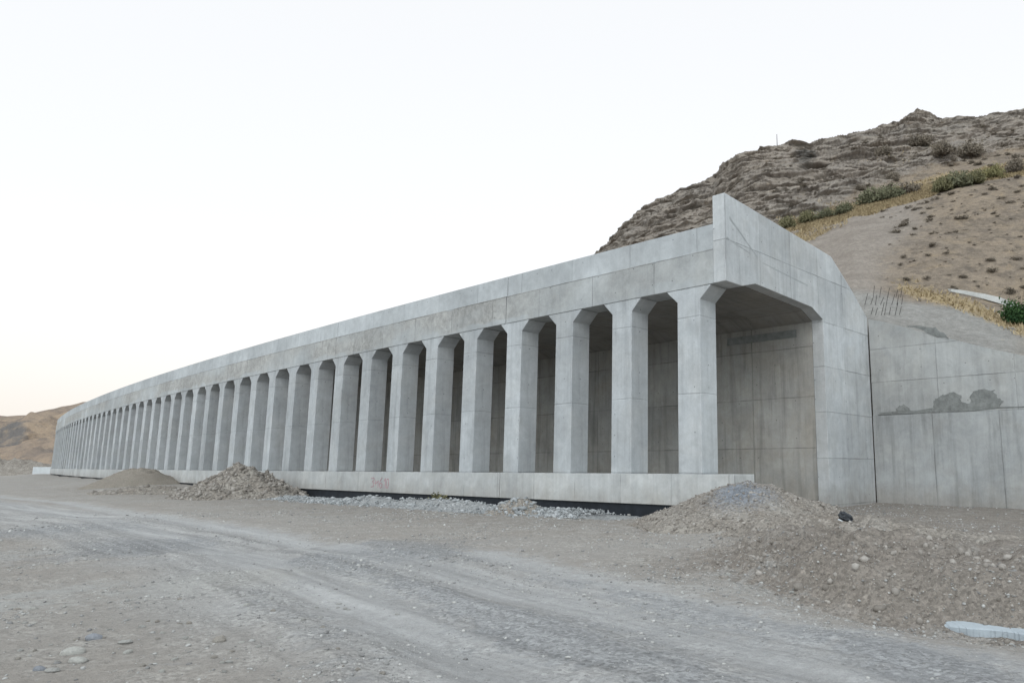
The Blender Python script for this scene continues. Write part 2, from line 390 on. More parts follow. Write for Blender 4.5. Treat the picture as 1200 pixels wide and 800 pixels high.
# ------------------------------------------------------------------ the curve the gallery follows (s = metres along, b = metres into the hill)
H0, KC, PX0, PY0, SPC, S0 = 49.89, .0663, 2.556, 23.60, 3.068, 2.047
def path(s):
    h = np.radians(H0 - KC * s / 2)
    return PX0 - np.sin(h) * s, PY0 + np.cos(h) * s
def G(s, b, z):          # z measured from eye level
    s = np.asarray(s, float); x, y = path(s); h = np.radians(H0 - KC * s)
    return np.stack([x + np.cos(h) * b, y + np.sin(h) * b, np.asarray(z, float) + EYE + 0 * x], -1)
def sb_of(x, y):         # approximate inverse
    s = np.zeros_like(np.asarray(x, float)); b = s.copy()
    for _ in range(6):
        px, py = path(s); h = np.radians(H0 - KC * s); dx, dy = x - px, y - py
        s = s + (-np.sin(h) * dx + np.cos(h) * dy); b = np.cos(h) * dx + np.sin(h) * dy
    return s, b
def frame_mesh(name, V, faces, mat, parent, bev=0.0, smooth=False):
    V = np.asarray(V, float); uvs = []
    for f in faces:
        P = V[list(f)]; n = np.zeros(3)
        for i in range(len(P)): n += np.cross(P[i], P[(i + 1) % len(P)])
        a = np.abs(n); k = int(np.argmax(a))
        for p in P: uvs.append((p[0], p[2]) if k == 1 else ((p[1], p[2]) if k == 0 else (p[0], p[1])))
    o = mesh_from(name, G(V[:, 0], V[:, 1], V[:, 2]), faces, mat, parent, uv=uvs, smooth=smooth)
    if bev:
        m = o.modifiers.new('bevel', 'BEVEL'); m.width = bev; m.segments = 2; m.limit_method = 'ANGLE'; m.angle_limit = R(35)
    return o
def sweep(name, prof, s0, s1, mat, parent, step=3.0, bev=0.0, dz=None):
    """prof: (b,z) polygon, counter-clockwise seen along +s"""
    n = max(1, int(math.ceil((s1 - s0) / step))); ss = np.linspace(s0, s1, n + 1); k = len(prof); V = []; Fc = []
    for s in ss:
        for (b, z) in prof: V.append((s, b, z + (dz(s, z) if dz else 0)))
    for i in range(n):
        for j in range(k):
            a = i * k + j; c = i * k + (j + 1) % k; Fc.append((a, a + k, c + k, c))
    Fc.append(tuple(range(k))); Fc.append(tuple(reversed(range(n * k, n * k + k))))
    return frame_mesh(name, V, Fc, mat, parent, bev)
def fbox(name, s0, s1, b0, b1, z0, z1, mat, parent, bev=0.0):
    return sweep(name, [(b0, z0), (b0, z1), (b1, z1), (b1, z0)], s0, s1, mat, parent, bev=bev)

# ------------------------------------------------------------------ THE GROUND
T1 = [(-260, 566), (0, 590), (100, 605), (225, 635), (350, 685), (450, 728), (560, 782), (640, 830)]
T2 = [(-200, 562), (75, 588), (200, 609), (325, 627), (450, 663), (600, 699), (750, 733), (908, 768), (1010, 800)]
T3 = [(560, 655), (700, 690), (908, 737), (1050, 760), (1200, 787), (1350, 820)]
T4 = [(-100, 640), (60, 612), (-120, 588)]
RC = [(-400, 562), (-150, 576), (0, 598), (100, 613), (250, 641), (350, 668), (450, 699), (600, 738), (750, 776), (900, 815)]
def wline(pts): return np.array([on_ground(*p)[:2] for p in pts])
def dline(P, L):
    d = np.full(len(P), 1e9)
    for a, b in zip(L[:-1], L[1:]):
        ab = b - a; t = np.clip(((P - a) @ ab) / (ab @ ab), 0, 1); q = a + t[:, None] * ab
        d = np.minimum(d, np.hypot(*(P - q).T))
    return d
PITS = [on_ground(850, 682)[:2], on_ground(960, 700)[:2], on_ground(1060, 716)[:2], on_ground(1120, 722)[:2], on_ground(1190, 732)[:2], on_ground(1290, 745)[:2], on_ground(1500, 770)[:2]]
PITL = np.array(PITS)
def road_sl(P, L):
    best = np.full(len(P), 1e9); sw = np.zeros(len(P)); sl = np.zeros(len(P)); acc = 0
    for a, b in zip(L[:-1], L[1:]):
        ab = b - a; ln = math.hypot(*ab); t0 = ((P - a) @ ab) / ln ** 2; t = np.clip(t0, 0, 1); q = a + t[:, None] * ab; d = np.hypot(*(P - q).T)
        cr = (ab[0] * (P - a)[:, 1] - ab[1] * (P - a)[:, 0]); m = d < best
        best = np.where(m, d, best); sw = np.where(m, np.sign(cr) * d, sw); sl = np.where(m, acc + t * ln, sl); acc += ln
    return sw, sl
BANK = np.array([on_ground(880, 668)[:2], on_ground(960, 650)[:2], on_ground(1080, 645)[:2], on_ground(1230, 640)[:2], on_ground(1500, 640)[:2]])
STRIP = lambda s: None
def ground_h(x, y, detail=True):
    P = np.stack([x, y], -1); r = np.hypot(x, y)
    h = .10 * fbm(x * .12, y * .12, oct=3, seed=3) * sstep(3, 15, r)
    h = h + .035 * fbm(x * .7, y * .7, oct=3, seed=5)
    dp = dline(P, PITL); db = dline(P, BANK)
    nz = fbm(x * .5, y * .5, oct=4, seed=9)
    pity = np.interp(x, PITL[:, 0], PITL[:, 1]); grow = sstep(PITL[0, 0] - .3, PITL[3, 0], x)
    h = h - .30 * np.exp(-(dp / .75) ** 2) * (1 + .4 * nz) * grow
    beh = y - pity + .5 * nz
    bk = sstep(.05, 1.15, beh) * sstep(12, 2.6, beh) * sstep(PITL[0, 0] - .8, PITL[1, 0] + .4, x)
    h = h + (.13 + .34 * grow) * bk * (1 + .6 * nz) + bk * .10 * fbm(x * 1.3, y * 1.3, oct=3, seed=23, ridged=True)
    # rough disturbed soil on the right
    rough = (.03 + .16 * bk)* sstep(4.0, .3, db - .5)
    h = h + rough * fbm(x * 2.2, y * 2.2, oct=5, seed=21, ridged=True)
    t1 = dline(P, wline(T1)); t2 = dline(P, wline(T2)); t3 = dline(P, wline(T3))
    tr = np.maximum(np.exp(-(t1 / .62) ** 2), np.maximum(np.exp(-(t2 / .68) ** 2), np.exp(-(t3 / .8) ** 2)))
    h = h - .035 * tr + .03 * np.exp(-((np.minimum(t1, t2) - .95) / .3) ** 2)
    rw_, rl_ = road_sl(P, wline(RC)); rin = sstep(3.4, 2.2, np.abs(rw_))
    h = h + rin * .016 * vnoise(rw_ * 3.2, rl_ * .12, seed=301) + rin * .008 * vnoise(rw_ * 8, rl_ * .3, seed=303)
    if detail:
        fad = np.clip(1.3 - r / 60, 0, 1)
        h = h + fad * (.020 * fbm(x * 3.1, y * 3.1, oct=4, seed=31, gain=.6) + .010 * fbm(x * 9, y * 9, oct=3, seed=41, gain=.6)) * (1 - .45 * tr)
    # raised far ground at the left end: low berms
    s, b = sb_of(x, y)
    h = h + 0 * np.where((b > -14) & (s > 60), sstep(60, 150, s) * .25 * sstep(-14, -4, b), 0)
    # apron of fill against the portal and wall
    h = h + .12 * sstep(3.0, .2, np.abs(s + 1) * .3 + np.maximum(b - 11, 0)) * (s < 2)
    h = h + .40 * sstep(38, 52, s) * sstep(-7, -1.2, b)
    return h, tr, t1, t2, t3, dp, db
def build_ground():
    dense = np.radians(np.arange(-46, 33, .12)); coarse = np.radians(np.arange(36, 314, 4.0))
    ang = np.r_[dense, coarse]; ang = np.r_[ang, ang[0] + 2 * np.pi]
    rad = np.r_[np.linspace(.3, 3, 8)[:-1], 3 * np.exp(np.arange(0, math.log(90 / 3.), .0085)), 90 * np.exp(np.linspace(.05, math.log(6000 / 90.), 40))]
    A, Rr = np.meshgrid(ang, rad); x = (Rr * np.sin(A)).ravel(); y = (Rr * np.cos(A)).ravel()
    h, tr, t1, t2, t3, dp, db = ground_h(x, y)
    r = np.hypot(x, y)
    h = np.where(r > 300, h - (r - 300) * .0, h)
    s, b = sb_of(x, y)
    # under the building and the hill the sheet drops a little so that nothing pokes through the floor
    h = np.where((b > .3) & (s > .6) & (s < 151), np.minimum(h, -.15), h)
    # hollow beside the black footing
    h = h - .22 * np.exp(-((b + .5) / .9) ** 2) * ((s > 3) & (s < 40))
    nz = fbm(x * .35, y * .35, oct=4, seed=77)
    bp = lambda px, py, rr: np.exp(-(np.hypot(x - on_ground(px, py)[0], (y - on_ground(px, py)[1]) * .6) / rr) ** 2)
    rw_, rl_ = road_sl(np.stack([x, y], -1), wline(RC)); rin = sstep(3.0, 1.3, np.abs(rw_) + .5 * fbm(x * .6, y * .6, oct=3, seed=310))
    blue = bp(150, 640, 1.7) + .9 * bp(60, 622, 2.0) + bp(600, 745, .8) * .4 + bp(480, 650, 1.6) * .8 + bp(800, 738, 1.0) * .4 + .7 * bp(1080, 775, .8)
    blue = blue + .5 * np.exp(-((t2 - 1.0) / .5) ** 2) * (x > -6) * sstep(30, 12, y) + .5 * np.exp(-((t1 - .9) / .4) ** 2) * sstep(20, 9, y)
    dirt = sstep(3.0, .8, db) * .7 + .6 * sstep(1.6, .4, dp) * (y > np.interp(x, PITL[:, 0], PITL[:, 1]) - .1) * (x > 1) + .45 * sstep(0, .8, y - np.interp(x, PITL[:, 0], PITL[:, 1])) * sstep(4, 1.5, y - np.interp(x, PITL[:, 0], PITL[:, 1])) * (x > 1.5)
    dirt = dirt + .45 * sstep(8, 2, np.abs(b + 3)) * (s > -2) * (s < 60)
    dirt = dirt + .75 * sstep(0., 1.5, y - np.interp(x, PITL[:, 0], PITL[:, 1])) * sstep(2.2, 4.5, x) * (y < 60)
    pale = bp(30, 648, 1.2) * .7 + bp(20, 716, .9) * .8 + bp(240, 700, .8) * .6 + bp(280, 690, .8) * .7 + bp(430, 690, 1.0) * .5 + bp(860, 690, 1.2) * .6
    g = mesh_from('ground', np.stack([x, y, h], -1), grid_faces(len(rad), len(ang))[:, ::-1], M['ground'], smooth=True,
                  attrs=dict(track=tr * np.clip(1.1 - r / 160, .5, 1), blue=blue, dirt=dirt, pale=pale, rw=rw_, rl=rl_, road=rin))
    tag(g, kind='structure'); return g
build_ground()

# ------------------------------------------------------------------ THE HILL behind the gallery
PXC = np.array([430, 560, 640, 690, 708, 740, 770, 800, 836, 842, 848, 870, 885, 900, 925, 950, 975, 1000, 1030, 1053, 1060, 1075, 1090, 1100, 1120, 1150, 1180, 1200, 1300, 1450, 1700, 2100], float)
RPY = np.array([470, 372, 330, 306, 289, 255, 236, 222, 211, 202, 192, 181, 173, 170, 170, 172, 165, 157, 150, 147, 137, 133, 137, 141, 138, 137, 132, 129, 118, 100, 80, 70], float)
RD = np.interp(PXC, [430, 640, 708, 836, 870, 1075, 1200, 1700], [170, 112, 100, 92, 84, 88, 84, 80])
def wall_top(s):        # retaining wall top (eye level = 0), s negative to the right of the portal
    return np.interp(-s, [0, .6, 2.5, 5.0, 9, 16, 40], [6.42, 6.28, 5.55, 4.62, 3.3, 1.9, 1.0])
def hill_ctrl():
    rows = []
    for i, px in enumerate(PXC):
        dx, dy = ray(px, HOR)[:2]
        # behind gallery / wall
        lo, hi = 5., 400.
        for _ in range(50):
            m = (lo + hi) / 2; s, b = sb_of(np.array([dx / dy * m]), np.array([m]))
            if b[0] < 11.35: lo = m
            else: hi = m
        Y1 = lo; s1 = float(s[0])
        z1 = (6.0 if s1 >= 0 else float(wall_top(s1)) - .12)
        if s1 > 60: z1 = 6.0 - (s1 - 60) * .06
        ridgez = ray(px, RPY[i])[2] / ray(px, RPY[i])[1] * RD[i]
        pts = [(Y1 * 1.0, -2.4), (Y1 + .02, z1)]
        def q(py, Y): return (Y, ray(px, py)[2] / ray(px, py)[1] * Y)
        Y2 = np.interp(px, [700, 900, 1000, 1060, 1200, 1600], [66, 47, 40, 38, 35.5, 30])
        p2 = np.interp(px, [700, 900, 1000, 1060, 1130, 1200, 1600], [330, 320, 318, 336, 345, 362, 380])
        Y3 = np.interp(px, [700, 836, 912, 1000, 1600], [74, 58, 53, 50, 46]); p3 = np.interp(px, [700, 836, 900, 912, 942, 975, 998, 1061, 1125, 1200, 1600], [316, 300, 281, 277, 275, 265, 257, 240, 221, 209, 190])
        Y4 = Y3 + np.interp(px, [700, 850, 950, 1200], [2, 4, 6, 8]); p4 = np.interp(px, [700, 836, 912, 985, 1061, 1140, 1200, 1600], [312, 285, 262, 245, 224, 206, 193, 170])
        Y5 = Y4 + (RD[i] - Y4) * .45; p5 = np.interp(px, [700, 760, 836, 900, 950, 1000, 1075, 1200, 1600], [304, 268, 246, 215, 208, 198, 182, 162, 135])
        if px < 700:
            f = (px - 430) / 270.
            zs = [z1 + (ridgez - z1) * t for t in (.2, .4, .55, .75)]
            ys = [Y1 + (RD[i] - Y1) * t for t in (.25, .45, .6, .8)]
            pts += list(zip(ys, zs))
        else:
            pts += [q(p2, Y2), q(p3, Y3), q(p4, Y4), q(p5, Y5)]
        pts += [(RD[i], ridgez)]
        rr = RD[i]
        pts += [(rr + 10, ridgez - 2.0), (rr + 60, ridgez * .55), (rr + 160, -2.0)]
        # across the picture a column of the photo leans in plan: keep it on the same photo column
        out_ = []
        for Y, z in pts:
            t_ = z / Y; py_ = HOR - 879 * t_
            for _ in range(8):
                r_ = ray(px, py_); py_ += (r_[2] / r_[1] - t_) * 860
            r_ = ray(px, py_); out_.append((r_[0] / r_[1] * Y, Y, z))
        rows.append(out_)
    return np.array(rows)    # (ncol, nlev, 2)
HC = hill_ctrl()
VL = np.arange(HC.shape[1], dtype=float)
def hill_base(px, v):
    """px, v arrays (same shape) -> x,y,z ; v in level units"""
    px = np.asarray(px, float); v = np.asarray(v, float)
    i = np.clip(np.searchsorted(PXC, px) - 1, 0, len(PXC) - 2); t = np.clip((px - PXC[i]) / (PXC[i + 1] - PXC[i]), 0, 1)
    j = np.clip(v.astype(int), 0, HC.shape[1] - 2); q = v - j
    c = (HC[i, j] * (1 - t)[..., None] + HC[i + 1, j] * t[..., None]) * (1 - q)[..., None] + (HC[i, j + 1] * (1 - t)[..., None] + HC[i + 1, j + 1] * t[..., None]) * q[..., None]
    return c[..., 0], c[..., 1], c[..., 2] + EYE
def py_of(P):
    z = P[..., 2] - EYE; fw = P[..., 1] * math.cos(PITCH) + z * math.sin(PITCH); up = -P[..., 1] * math.sin(PITCH) + z * math.cos(PITCH)
    return CY - F_PX * up / fw
def hill_zones(px, v, x, y, z):
    n = fbm(x * .09, y * .09, z * .09, oct=4, seed=51)
    ux = np.interp(px, [700, 905, 1000, 1200, 1700], [3.0, 3.35, 4.15, 4.5, 4.7])
    rock = sstep(-.18, .18, v + .5 * n - ux)
    # right of the frame centre the rock breaks up into dry grass
    rock = rock * (1 - .55 * sstep(.0, .25, fbm(x * .16, y * .16, z * .3, oct=3, seed=61)) * sstep(1000, 1120, px) * sstep(6.0, 4.6, v))
    gr = sstep(.42, .1, np.abs(v - 3.45 + .55 * n + .3 * fbm(x * .4, y * .4, oct=3, seed=7)) - .28) * sstep(880, 930, px) * 1.1
    gr = gr * (.75 + .5 * fbm(x * .5, y * .5, oct=2, seed=6))
    gr = gr + .75 * sstep(-.05, .2, n) * sstep(3.7, 4.1, v) * sstep(5.7, 5.0, v) * sstep(940, 1060, px) + .45 * sstep(2.75, 3.2, v) * (v < 3.5) * sstep(1060, 1110, px) * sstep(-.2, .2, fbm(x * .3, y * .3, oct=3, seed=8))
    gr = gr + .9 * np.exp(-((v - np.interp(px, [1040, 1120, 1200], [2.0, 1.78, 1.5])) / .16) ** 2) * sstep(1030, 1080, px)
    bare = sstep(1080, 1030, px + 60 * n) * sstep(1.2, 1.6, v) * (v < 3.3)
    shot = sstep(1.85, 1.6, v + .3 * n) * (v > .9) * sstep(1250, 1170, px)
    return rock, np.clip(gr, 0, 1.3), bare, shot
def hill_disp(px, v, x, y, z, rock):
    # horizontal push toward / away from the viewer with bedding ledges, plus lumps
    zz = z + .10 * x + 1.2 * fbm(x * .06, y * .06, z * .06, oct=3, seed=71)
    led = fbm(x * .08, y * .08, zz * 1.0, oct=4, seed=81, gain=.62)
    ledr = 1 - np.abs(fbm(x * .16, y * .16, zz * 2.0, oct=3, seed=83, gain=.6)) * 2
    lump = fbm(x * .22, y * .22, z * .35, oct=5, seed=91, gain=.58)
    d = rock * (1.9 * led + .5 * ledr * (ledr > .3) + 1.5 * lump)
    d = d + (1 - rock) * (.28 * lump + .10 * fbm(x * .9, y * .9, z * .9, oct=3, seed=93))
    def block(sc, vz, sd):
        wx = x + .5 / sc * vnoise(x * sc, y * sc, z * vz, sd); wz = z + .08 * x + .45 / vz * vnoise(x * sc * .7, y * sc * .7, z * vz * .6, sd + 1)
        return hsh(np.floor(wx * sc), np.floor((y + .4 * x) * sc * .5), np.floor(wz * vz), sd + 2)
    crag = .5 * block(.22, .55, 201) + .34 * block(.55, 1.3, 211) + .16 * block(1.3, 2.9, 221) + .07 * block(3.0, 5.5, 231)
    d = d + rock * crag * .45 + rock * .10 * fbm(x * .8, y * .8, z * 1.6, oct=4, seed=97, gain=.62, ridged=True)
    fade = sstep(1.0, 1.5, v)
    d = d * fade
    dz = rock * .45 * fbm(x * .35, y * .35, z * .2, oct=4, seed=95) * fade + (1 - rock) * .12 * fbm(x * .5, y * .5, oct=3, seed=96) * fade
    # cavern
    cav = np.exp(-((px - 952 - (v - 5.2) * 20) / 13.) ** 2 - ((v - 5.18) / .09) ** 2)
    d = d - 5.5 * cav
    return d, dz
def hill_point(px, v):
    px = np.atleast_1d(np.asarray(px, float)); v = np.atleast_1d(np.asarray(v, float))
    x, y, z = hill_base(px, v); rk, gr, ba, sh = hill_zones(px, v, x, y, z); d, dz = hill_disp(px, v, x, y, z, rk)
    return np.stack([x - .30 * d, y - .95 * d, z + dz], -1)
def build_hill():
    pxs = np.r_[np.arange(430, 690, 6.), np.arange(690, 1240, 1.0), np.arange(1240, 2100, 8.)]
    vs = np.r_[[0, .98], np.arange(1, 1.4, .05), np.arange(1.4, 7.0, .0125), np.linspace(7.0, 9, 26)]
    PX, VV = np.meshgrid(pxs, vs); px = PX.ravel(); v = VV.ravel()
    x, y, z = hill_base(px, v); rk, gr, ba, sh = hill_zones(px, v, x, y, z); d, dz = hill_disp(px, v, x, y, z, rk)
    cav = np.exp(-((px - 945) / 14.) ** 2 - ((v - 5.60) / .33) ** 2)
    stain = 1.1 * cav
    V = np.stack([x - .30 * d, y - .95 * d, z + dz], -1)
    o = mesh_from('hillside', V, grid_faces(len(vs), len(pxs)), M['hill'], smooth=False, attrs=dict(zone=np.stack([rk, gr, ba], -1), stain=stain, shot=sh))
    tag(o, kind='structure')
build_hill()

# distant dry hills on the left
def build_far_hills():
    def ridge(name, rp, y0, y1, seed, greens, amp):
        pxs = np.arange(-500, 520, 2.5); vs = np.linspace(0, 1, 150)
        rx, ry = zip(*rp); PX, VV = np.meshgrid(pxs, vs); px = PX.ravel(); v = VV.ravel()
        zr = (HOR - np.interp(px, rx, ry)) * y1 / 879.
        Y = y0 + (y1 - y0) * v; z = -1.8 + (zr + 1.8) * v ** 1.15
        x = (px - CX) / 879. * Y
        g = fbm(x * .012 + y0, Y * .004 + v * 1.2, oct=5, seed=seed, ridged=True, gain=.55)
        z = z + g * amp * 1.15 * np.sin(np.pi * np.clip(v, 0, 1)) ** .8 + fbm(x * .03, Y * .03, oct=4, seed=seed + 3) * amp * .12
        # back side
        gr = sum(a * np.exp(-((px - cx) / wx) ** 2 - ((v - cv) / wv) ** 2) for cx, cv, wx, wv, a in greens) if greens else 0 * px
        V = np.stack([x, Y, z + EYE], -1).reshape(len(vs), len(pxs), 3)
        back = V[-1:].copy(); back[..., 1] *= 1.25; back[..., 0] *= 1.25; back[..., 2] = 0
        V = np.concatenate([V, back]); gr = np.r_[gr, np.zeros(len(pxs))]
        tag(mesh_from(name, V.reshape(-1, 3), grid_faces(len(vs) + 1, len(pxs)), M['farhill'], smooth=True, attrs=dict(green=gr)), kind='structure')
    ridge('distant_hill', [(-500, 470), (-200, 500), (-60, 505), (0, 503), (14, 497), (26, 489), (45, 483), (70, 476), (88, 471.5), (100, 471.5), (125, 478), (180, 492), (300, 520), (520, 543)], 250, 480, 5,
          [(12, .60, 20, .13, .75), (66, .38, 10, .22, .6), (60, .75, 22, .10, .35), (-30, .5, 30, .2, .8)], 24)
    ridge('far_ridge', [(-500, 455), (-200, 480), (-60, 484), (0, 487), (12, 486), (30, 486), (60, 492), (200, 510), (520, 540)], 560, 800, 9, [(0, .7, 60, .4, .35)], 14)
build_far_hills()

# ------------------------------------------------------------------ THE GALLERY
SEND = 150.6
gx, gy = path(0.)
gal = empty('concrete_gallery', (float(gx), float(gy), 0), 'long curved concrete rockfall gallery with a row of open columns along the hillside', 'gallery')
JO = [11.35 + 15.34 * k for k in range(10)]        # expansion joints
edges = [0.0] + [j for j in JO if j < SEND - 2] + [SEND]
BZ = 6.02
pz = lambda s, z: (.0012 * s if z < -1 else 0)
for k, (a, c) in enumerate(zip(edges[:-1], edges[1:])):
    g = .018
    a2, c2 = a + (g if k else 0.50), c - g
    # beam with chamfer behind, merged roof slab as its own part
    sweep('edge_beam', [(-.02, BZ), (-.02, 7.22), (.95, 7.22), (1.75, 6.25), (.93, BZ)], a2, c2, M['facade'], gal, bev=.012)
    top = 8.09
    sweep('parapet', [(.035, 7.22), (.035, top), (.52, top), (.52, 7.22)], a2, c2, M['parapet'], gal, bev=.012)
    p0 = -.18 if k == 0 else a + g
    sweep('plinth', [(-.06, -1.25), (-.06, -.23), (1.15, -.23), (1.15, -1.25)], p0, c2, M['plinth'], gal, bev=.015, dz=pz)
    if k: fbox('expansion_joint', a - g + .002, a + g - .002, .03, .9, -1.2, -.26, M['joint'], gal); fbox('expansion_joint', a - g + .002, a + g - .002, .06, .45, BZ + .03, 8.03, M['joint'], gal)
sweep('footing', [(.04, -2.3), (.04, -1.20), (1.0, -1.20), (1.0, -2.3)], -.14, SEND, M['bitumen'], gal)
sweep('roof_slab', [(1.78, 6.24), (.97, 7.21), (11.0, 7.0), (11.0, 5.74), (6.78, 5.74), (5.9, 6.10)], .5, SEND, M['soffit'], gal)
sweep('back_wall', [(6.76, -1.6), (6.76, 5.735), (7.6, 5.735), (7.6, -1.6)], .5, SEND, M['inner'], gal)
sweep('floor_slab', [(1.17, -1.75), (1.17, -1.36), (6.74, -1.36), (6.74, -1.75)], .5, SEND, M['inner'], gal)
sweep('end_wall', [(1.2, -1.5), (1.2, 6.0), (6.7, 6.0), (6.7, -1.5)], SEND - .02, SEND + .3, M['inner'], gal)
def column(s0, i):
    j = random.Random(i).uniform
    w_, hw, hh = .96, .44 + j(-.02, .02), .44 + j(-.02, .02); z0, z1 = -.228, BZ - .002
    pr = [(s0, z0), (s0 + w_ * -1, z0), (s0 - w_, z1 - hh), (s0 - w_ - hw, z1 - .03), (s0 - w_ - hw, z1), (s0 + hw, z1), (s0 + hw, z1 - .03), (s0, z1 - hh)]
    V = [(s, .005, z) for s, z in pr] + [(s, .92, z) for s, z in pr]; k = len(pr)
    Fc = [tuple(range(k)), tuple(reversed(range(k, 2 * k)))] + [(a, a + k, (a + 1) % k + k, (a + 1) % k) for a in range(k)]
    frame_mesh('column', V, Fc, M['column'], gal, bev=.018)
ncol = int((SEND - S0) / SPC) + 1
for i in range(ncol): column(S0 + i * SPC, i)
# portal frame : profile in (b,z), opening cut out
outer = [(-.03, 6.02), (-.03, 9.05), (7.72, 8.56), (9.55, 7.48), (11.0, 6.48), (11.0, -2.2)]
inner = [(6.76, -2.2), (6.76, 5.76), (5.9, 6.11), (1.80, 6.26), (.95, 6.02)]
pr = outer + inner; k = len(pr)
def portal_mesh():
    import bmesh
    bm = bmesh.new()
    for s in (0.0, .497):
        pass
    P = dict(A=(-.03, 6.02), B=(-.03, 9.05), C=(.95, 8.99), D=(1.80, 8.936), E=(5.9, 8.676), F=(6.76, 8.621), Gg=(7.72, 8.56), H=(9.55, 7.48), I=(11.0, 6.48), J=(11.0, 5.76), K=(11.0, -2.2), L=(6.76, -2.2), Mm=(6.76, 5.76), N=(5.9, 6.11), O=(1.80, 6.26), Q=(.95, 6.02))
    vs_ = {(n_, s_): bm.verts.new((s_, *p)) for n_, p in P.items() for s_ in (0.0, .497)}
    for poly in (('A', 'B', 'C', 'Q'), ('Q', 'C', 'D', 'O'), ('O', 'D', 'E', 'N'), ('N', 'E', 'F', 'Mm'), ('Mm', 'F', 'Gg', 'H', 'I', 'J'), ('Mm', 'J', 'K', 'L')):
        bm.faces.new([vs_[(q, 0.0)] for q in poly]); bm.faces.new([vs_[(q, .497)] for q in reversed(poly)])
    ring = ['A', 'B', 'C', 'D', 'E', 'F', 'Gg', 'H', 'I', 'J', 'K', 'L', 'Mm', 'N', 'O', 'Q']
    for a_, b_ in zip(ring, ring[1:] + ring[:1]): bm.faces.new((vs_[(a_, 0.0)], vs_[(a_, .497)], vs_[(b_, .497)], vs_[(b_, 0.0)]))
    bmesh.ops.recalc_face_normals(bm, faces=bm.faces)
    bm.verts.index_update(); V = [tuple(v.co) for v in bm.verts]; Fc = [tuple(v.index for v in f.verts) for f in bm.faces]; bm.free()
    return frame_mesh('portal_frame', V, Fc, M['portal'], gal, bev=.02)
portal_mesh()
fbox('wing_block', .50, 3.0, 7.62, 10.97, -2.2, 5.72, M['portal'], gal)
# faint diagonal and horizontal grout scars on the portal face
def scar(pts, w0, w1, seed):
    rr = random.Random(seed); up = []; dn = []
    for i in range(24):
        t = i / 23; b = pts[0][0] + (pts[1][0] - pts[0][0]) * t; z = pts[0][1] + (pts[1][1] - pts[0][1]) * t; w_ = w0 + (w1 - w0) * t
        up.append((b + rr.uniform(0, w_ * .4), z + w_ * rr.uniform(.6, 1.2))); dn.append((b - rr.uniform(0, w_ * .4), z - w_ * rr.uniform(.6, 1.2)))
    o = [(-.004, b, z) for b, z in up] + [(-.004, b, z) for b, z in dn]; n = 24; k = [(s_ + .006, b, z) for s_, b, z in o]
    Fc = [(i, i + 1, n + i + 1, n + i) for i in range(n - 1)] + [(2 * n + n + i, 2 * n + n + i + 1, 2 * n + i + 1, 2 * n + i) for i in range(n - 1)]
    return frame_mesh('grout_scar', o + k, Fc, M['scar'], gal)
scar([(.25, 8.25), (1.95, 7.25)], .05, .02, 1); scar([(.05, 7.50), (1.5, 7.28)], .03, .015, 2); scar([(2.3, 7.12), (5.6, 6.92)], .012, .02, 3)
# dark strip paints a shaded recess high on the back wall
fbox('recess_shade_strip', 1.2, 4.6, 6.735, 6.757, 5.18, 5.50, M['dampmortar_and_shade'], gal)
# red sprayed survey figures on the plinth
def spray(strokes, s_left, z0, hgt, wdt):
    V = []; Fc = []; n = 0
    for st in strokes:
        for (x0, y0), (x1, y1) in zip(st[:-1], st[1:]):
            s0_, s1_ = s_left - x0 * wdt, s_left - x1 * wdt; za, zb = z0 + y0 * hgt, z0 + y1 * hgt
            dx, dz = s1_ - s0_, zb - za; L = math.hypot(dx, dz) or 1; t = .017; ex, ez = -dz / L * t, dx / L * t; gx_, gz_ = dx / L * t * .6, dz / L * t * .6
            for bb in (-.068, -.058):
                V += [(s0_ - gx_ + ex, bb, za - gz_ + ez), (s0_ - gx_ - ex, bb, za - gz_ - ez), (s1_ + gx_ - ex, bb, zb + gz_ - ez), (s1_ + gx_ + ex, bb, zb + gz_ + ez)]
            Fc += [(n, n + 1, n + 2, n + 3), (n + 7, n + 6, n + 5, n + 4)] + [(n + a, n + 4 + a, n + 4 + (a + 1) % 4, n + (a + 1) % 4) for a in range(4)]
            n += 8
    return V, Fc
g3 = [[(0, .92), (.5, 1), (.62, .8), (.25, .62), (.6, .45), (.5, .15), (0, .08)]]
plus = [[(.75, .5), (1.15, .5)], [(.95, .3), (.95, .72)]]
g1 = [[(1.25, .55), (1.42, .72), (1.42, .05)]]
g6 = [[(2.15, 1.0), (1.8, .7), (1.65, .3), (1.85, 0), (2.2, .12), (2.2, .42), (1.85, .48), (1.68, .35)]]
dot = [[(2.42, .05), (2.47, .05)]]
g11 = [[(2.6, .7), (2.78, .95), (2.82, .02)]]
g0 = [[(3.1, .9), (2.98, .5), (3.1, .05), (3.35, .05), (3.45, .5), (3.35, .9), (3.1, .9)]]
P0 = on_ground(438, 576)
def s_at_px(px):
    lo, hi = 0., 150.
    for _ in range(50):
        m = (lo + hi) / 2; x, y = path(m)
        if CX + 879 * x / y > px: lo = m
        else: hi = m
    return lo
sg = s_at_px(437.5); wd = (sg - s_at_px(458)) / 3.45
V, Fc = spray(g3 + plus + g1 + g6 + dot + g11 + g0, sg, -1.02, .50, wd)
frame_mesh('spray_marking', V, Fc, M['redpaint'], gal)['label'] = 'faded red sprayed figures on the plinth'

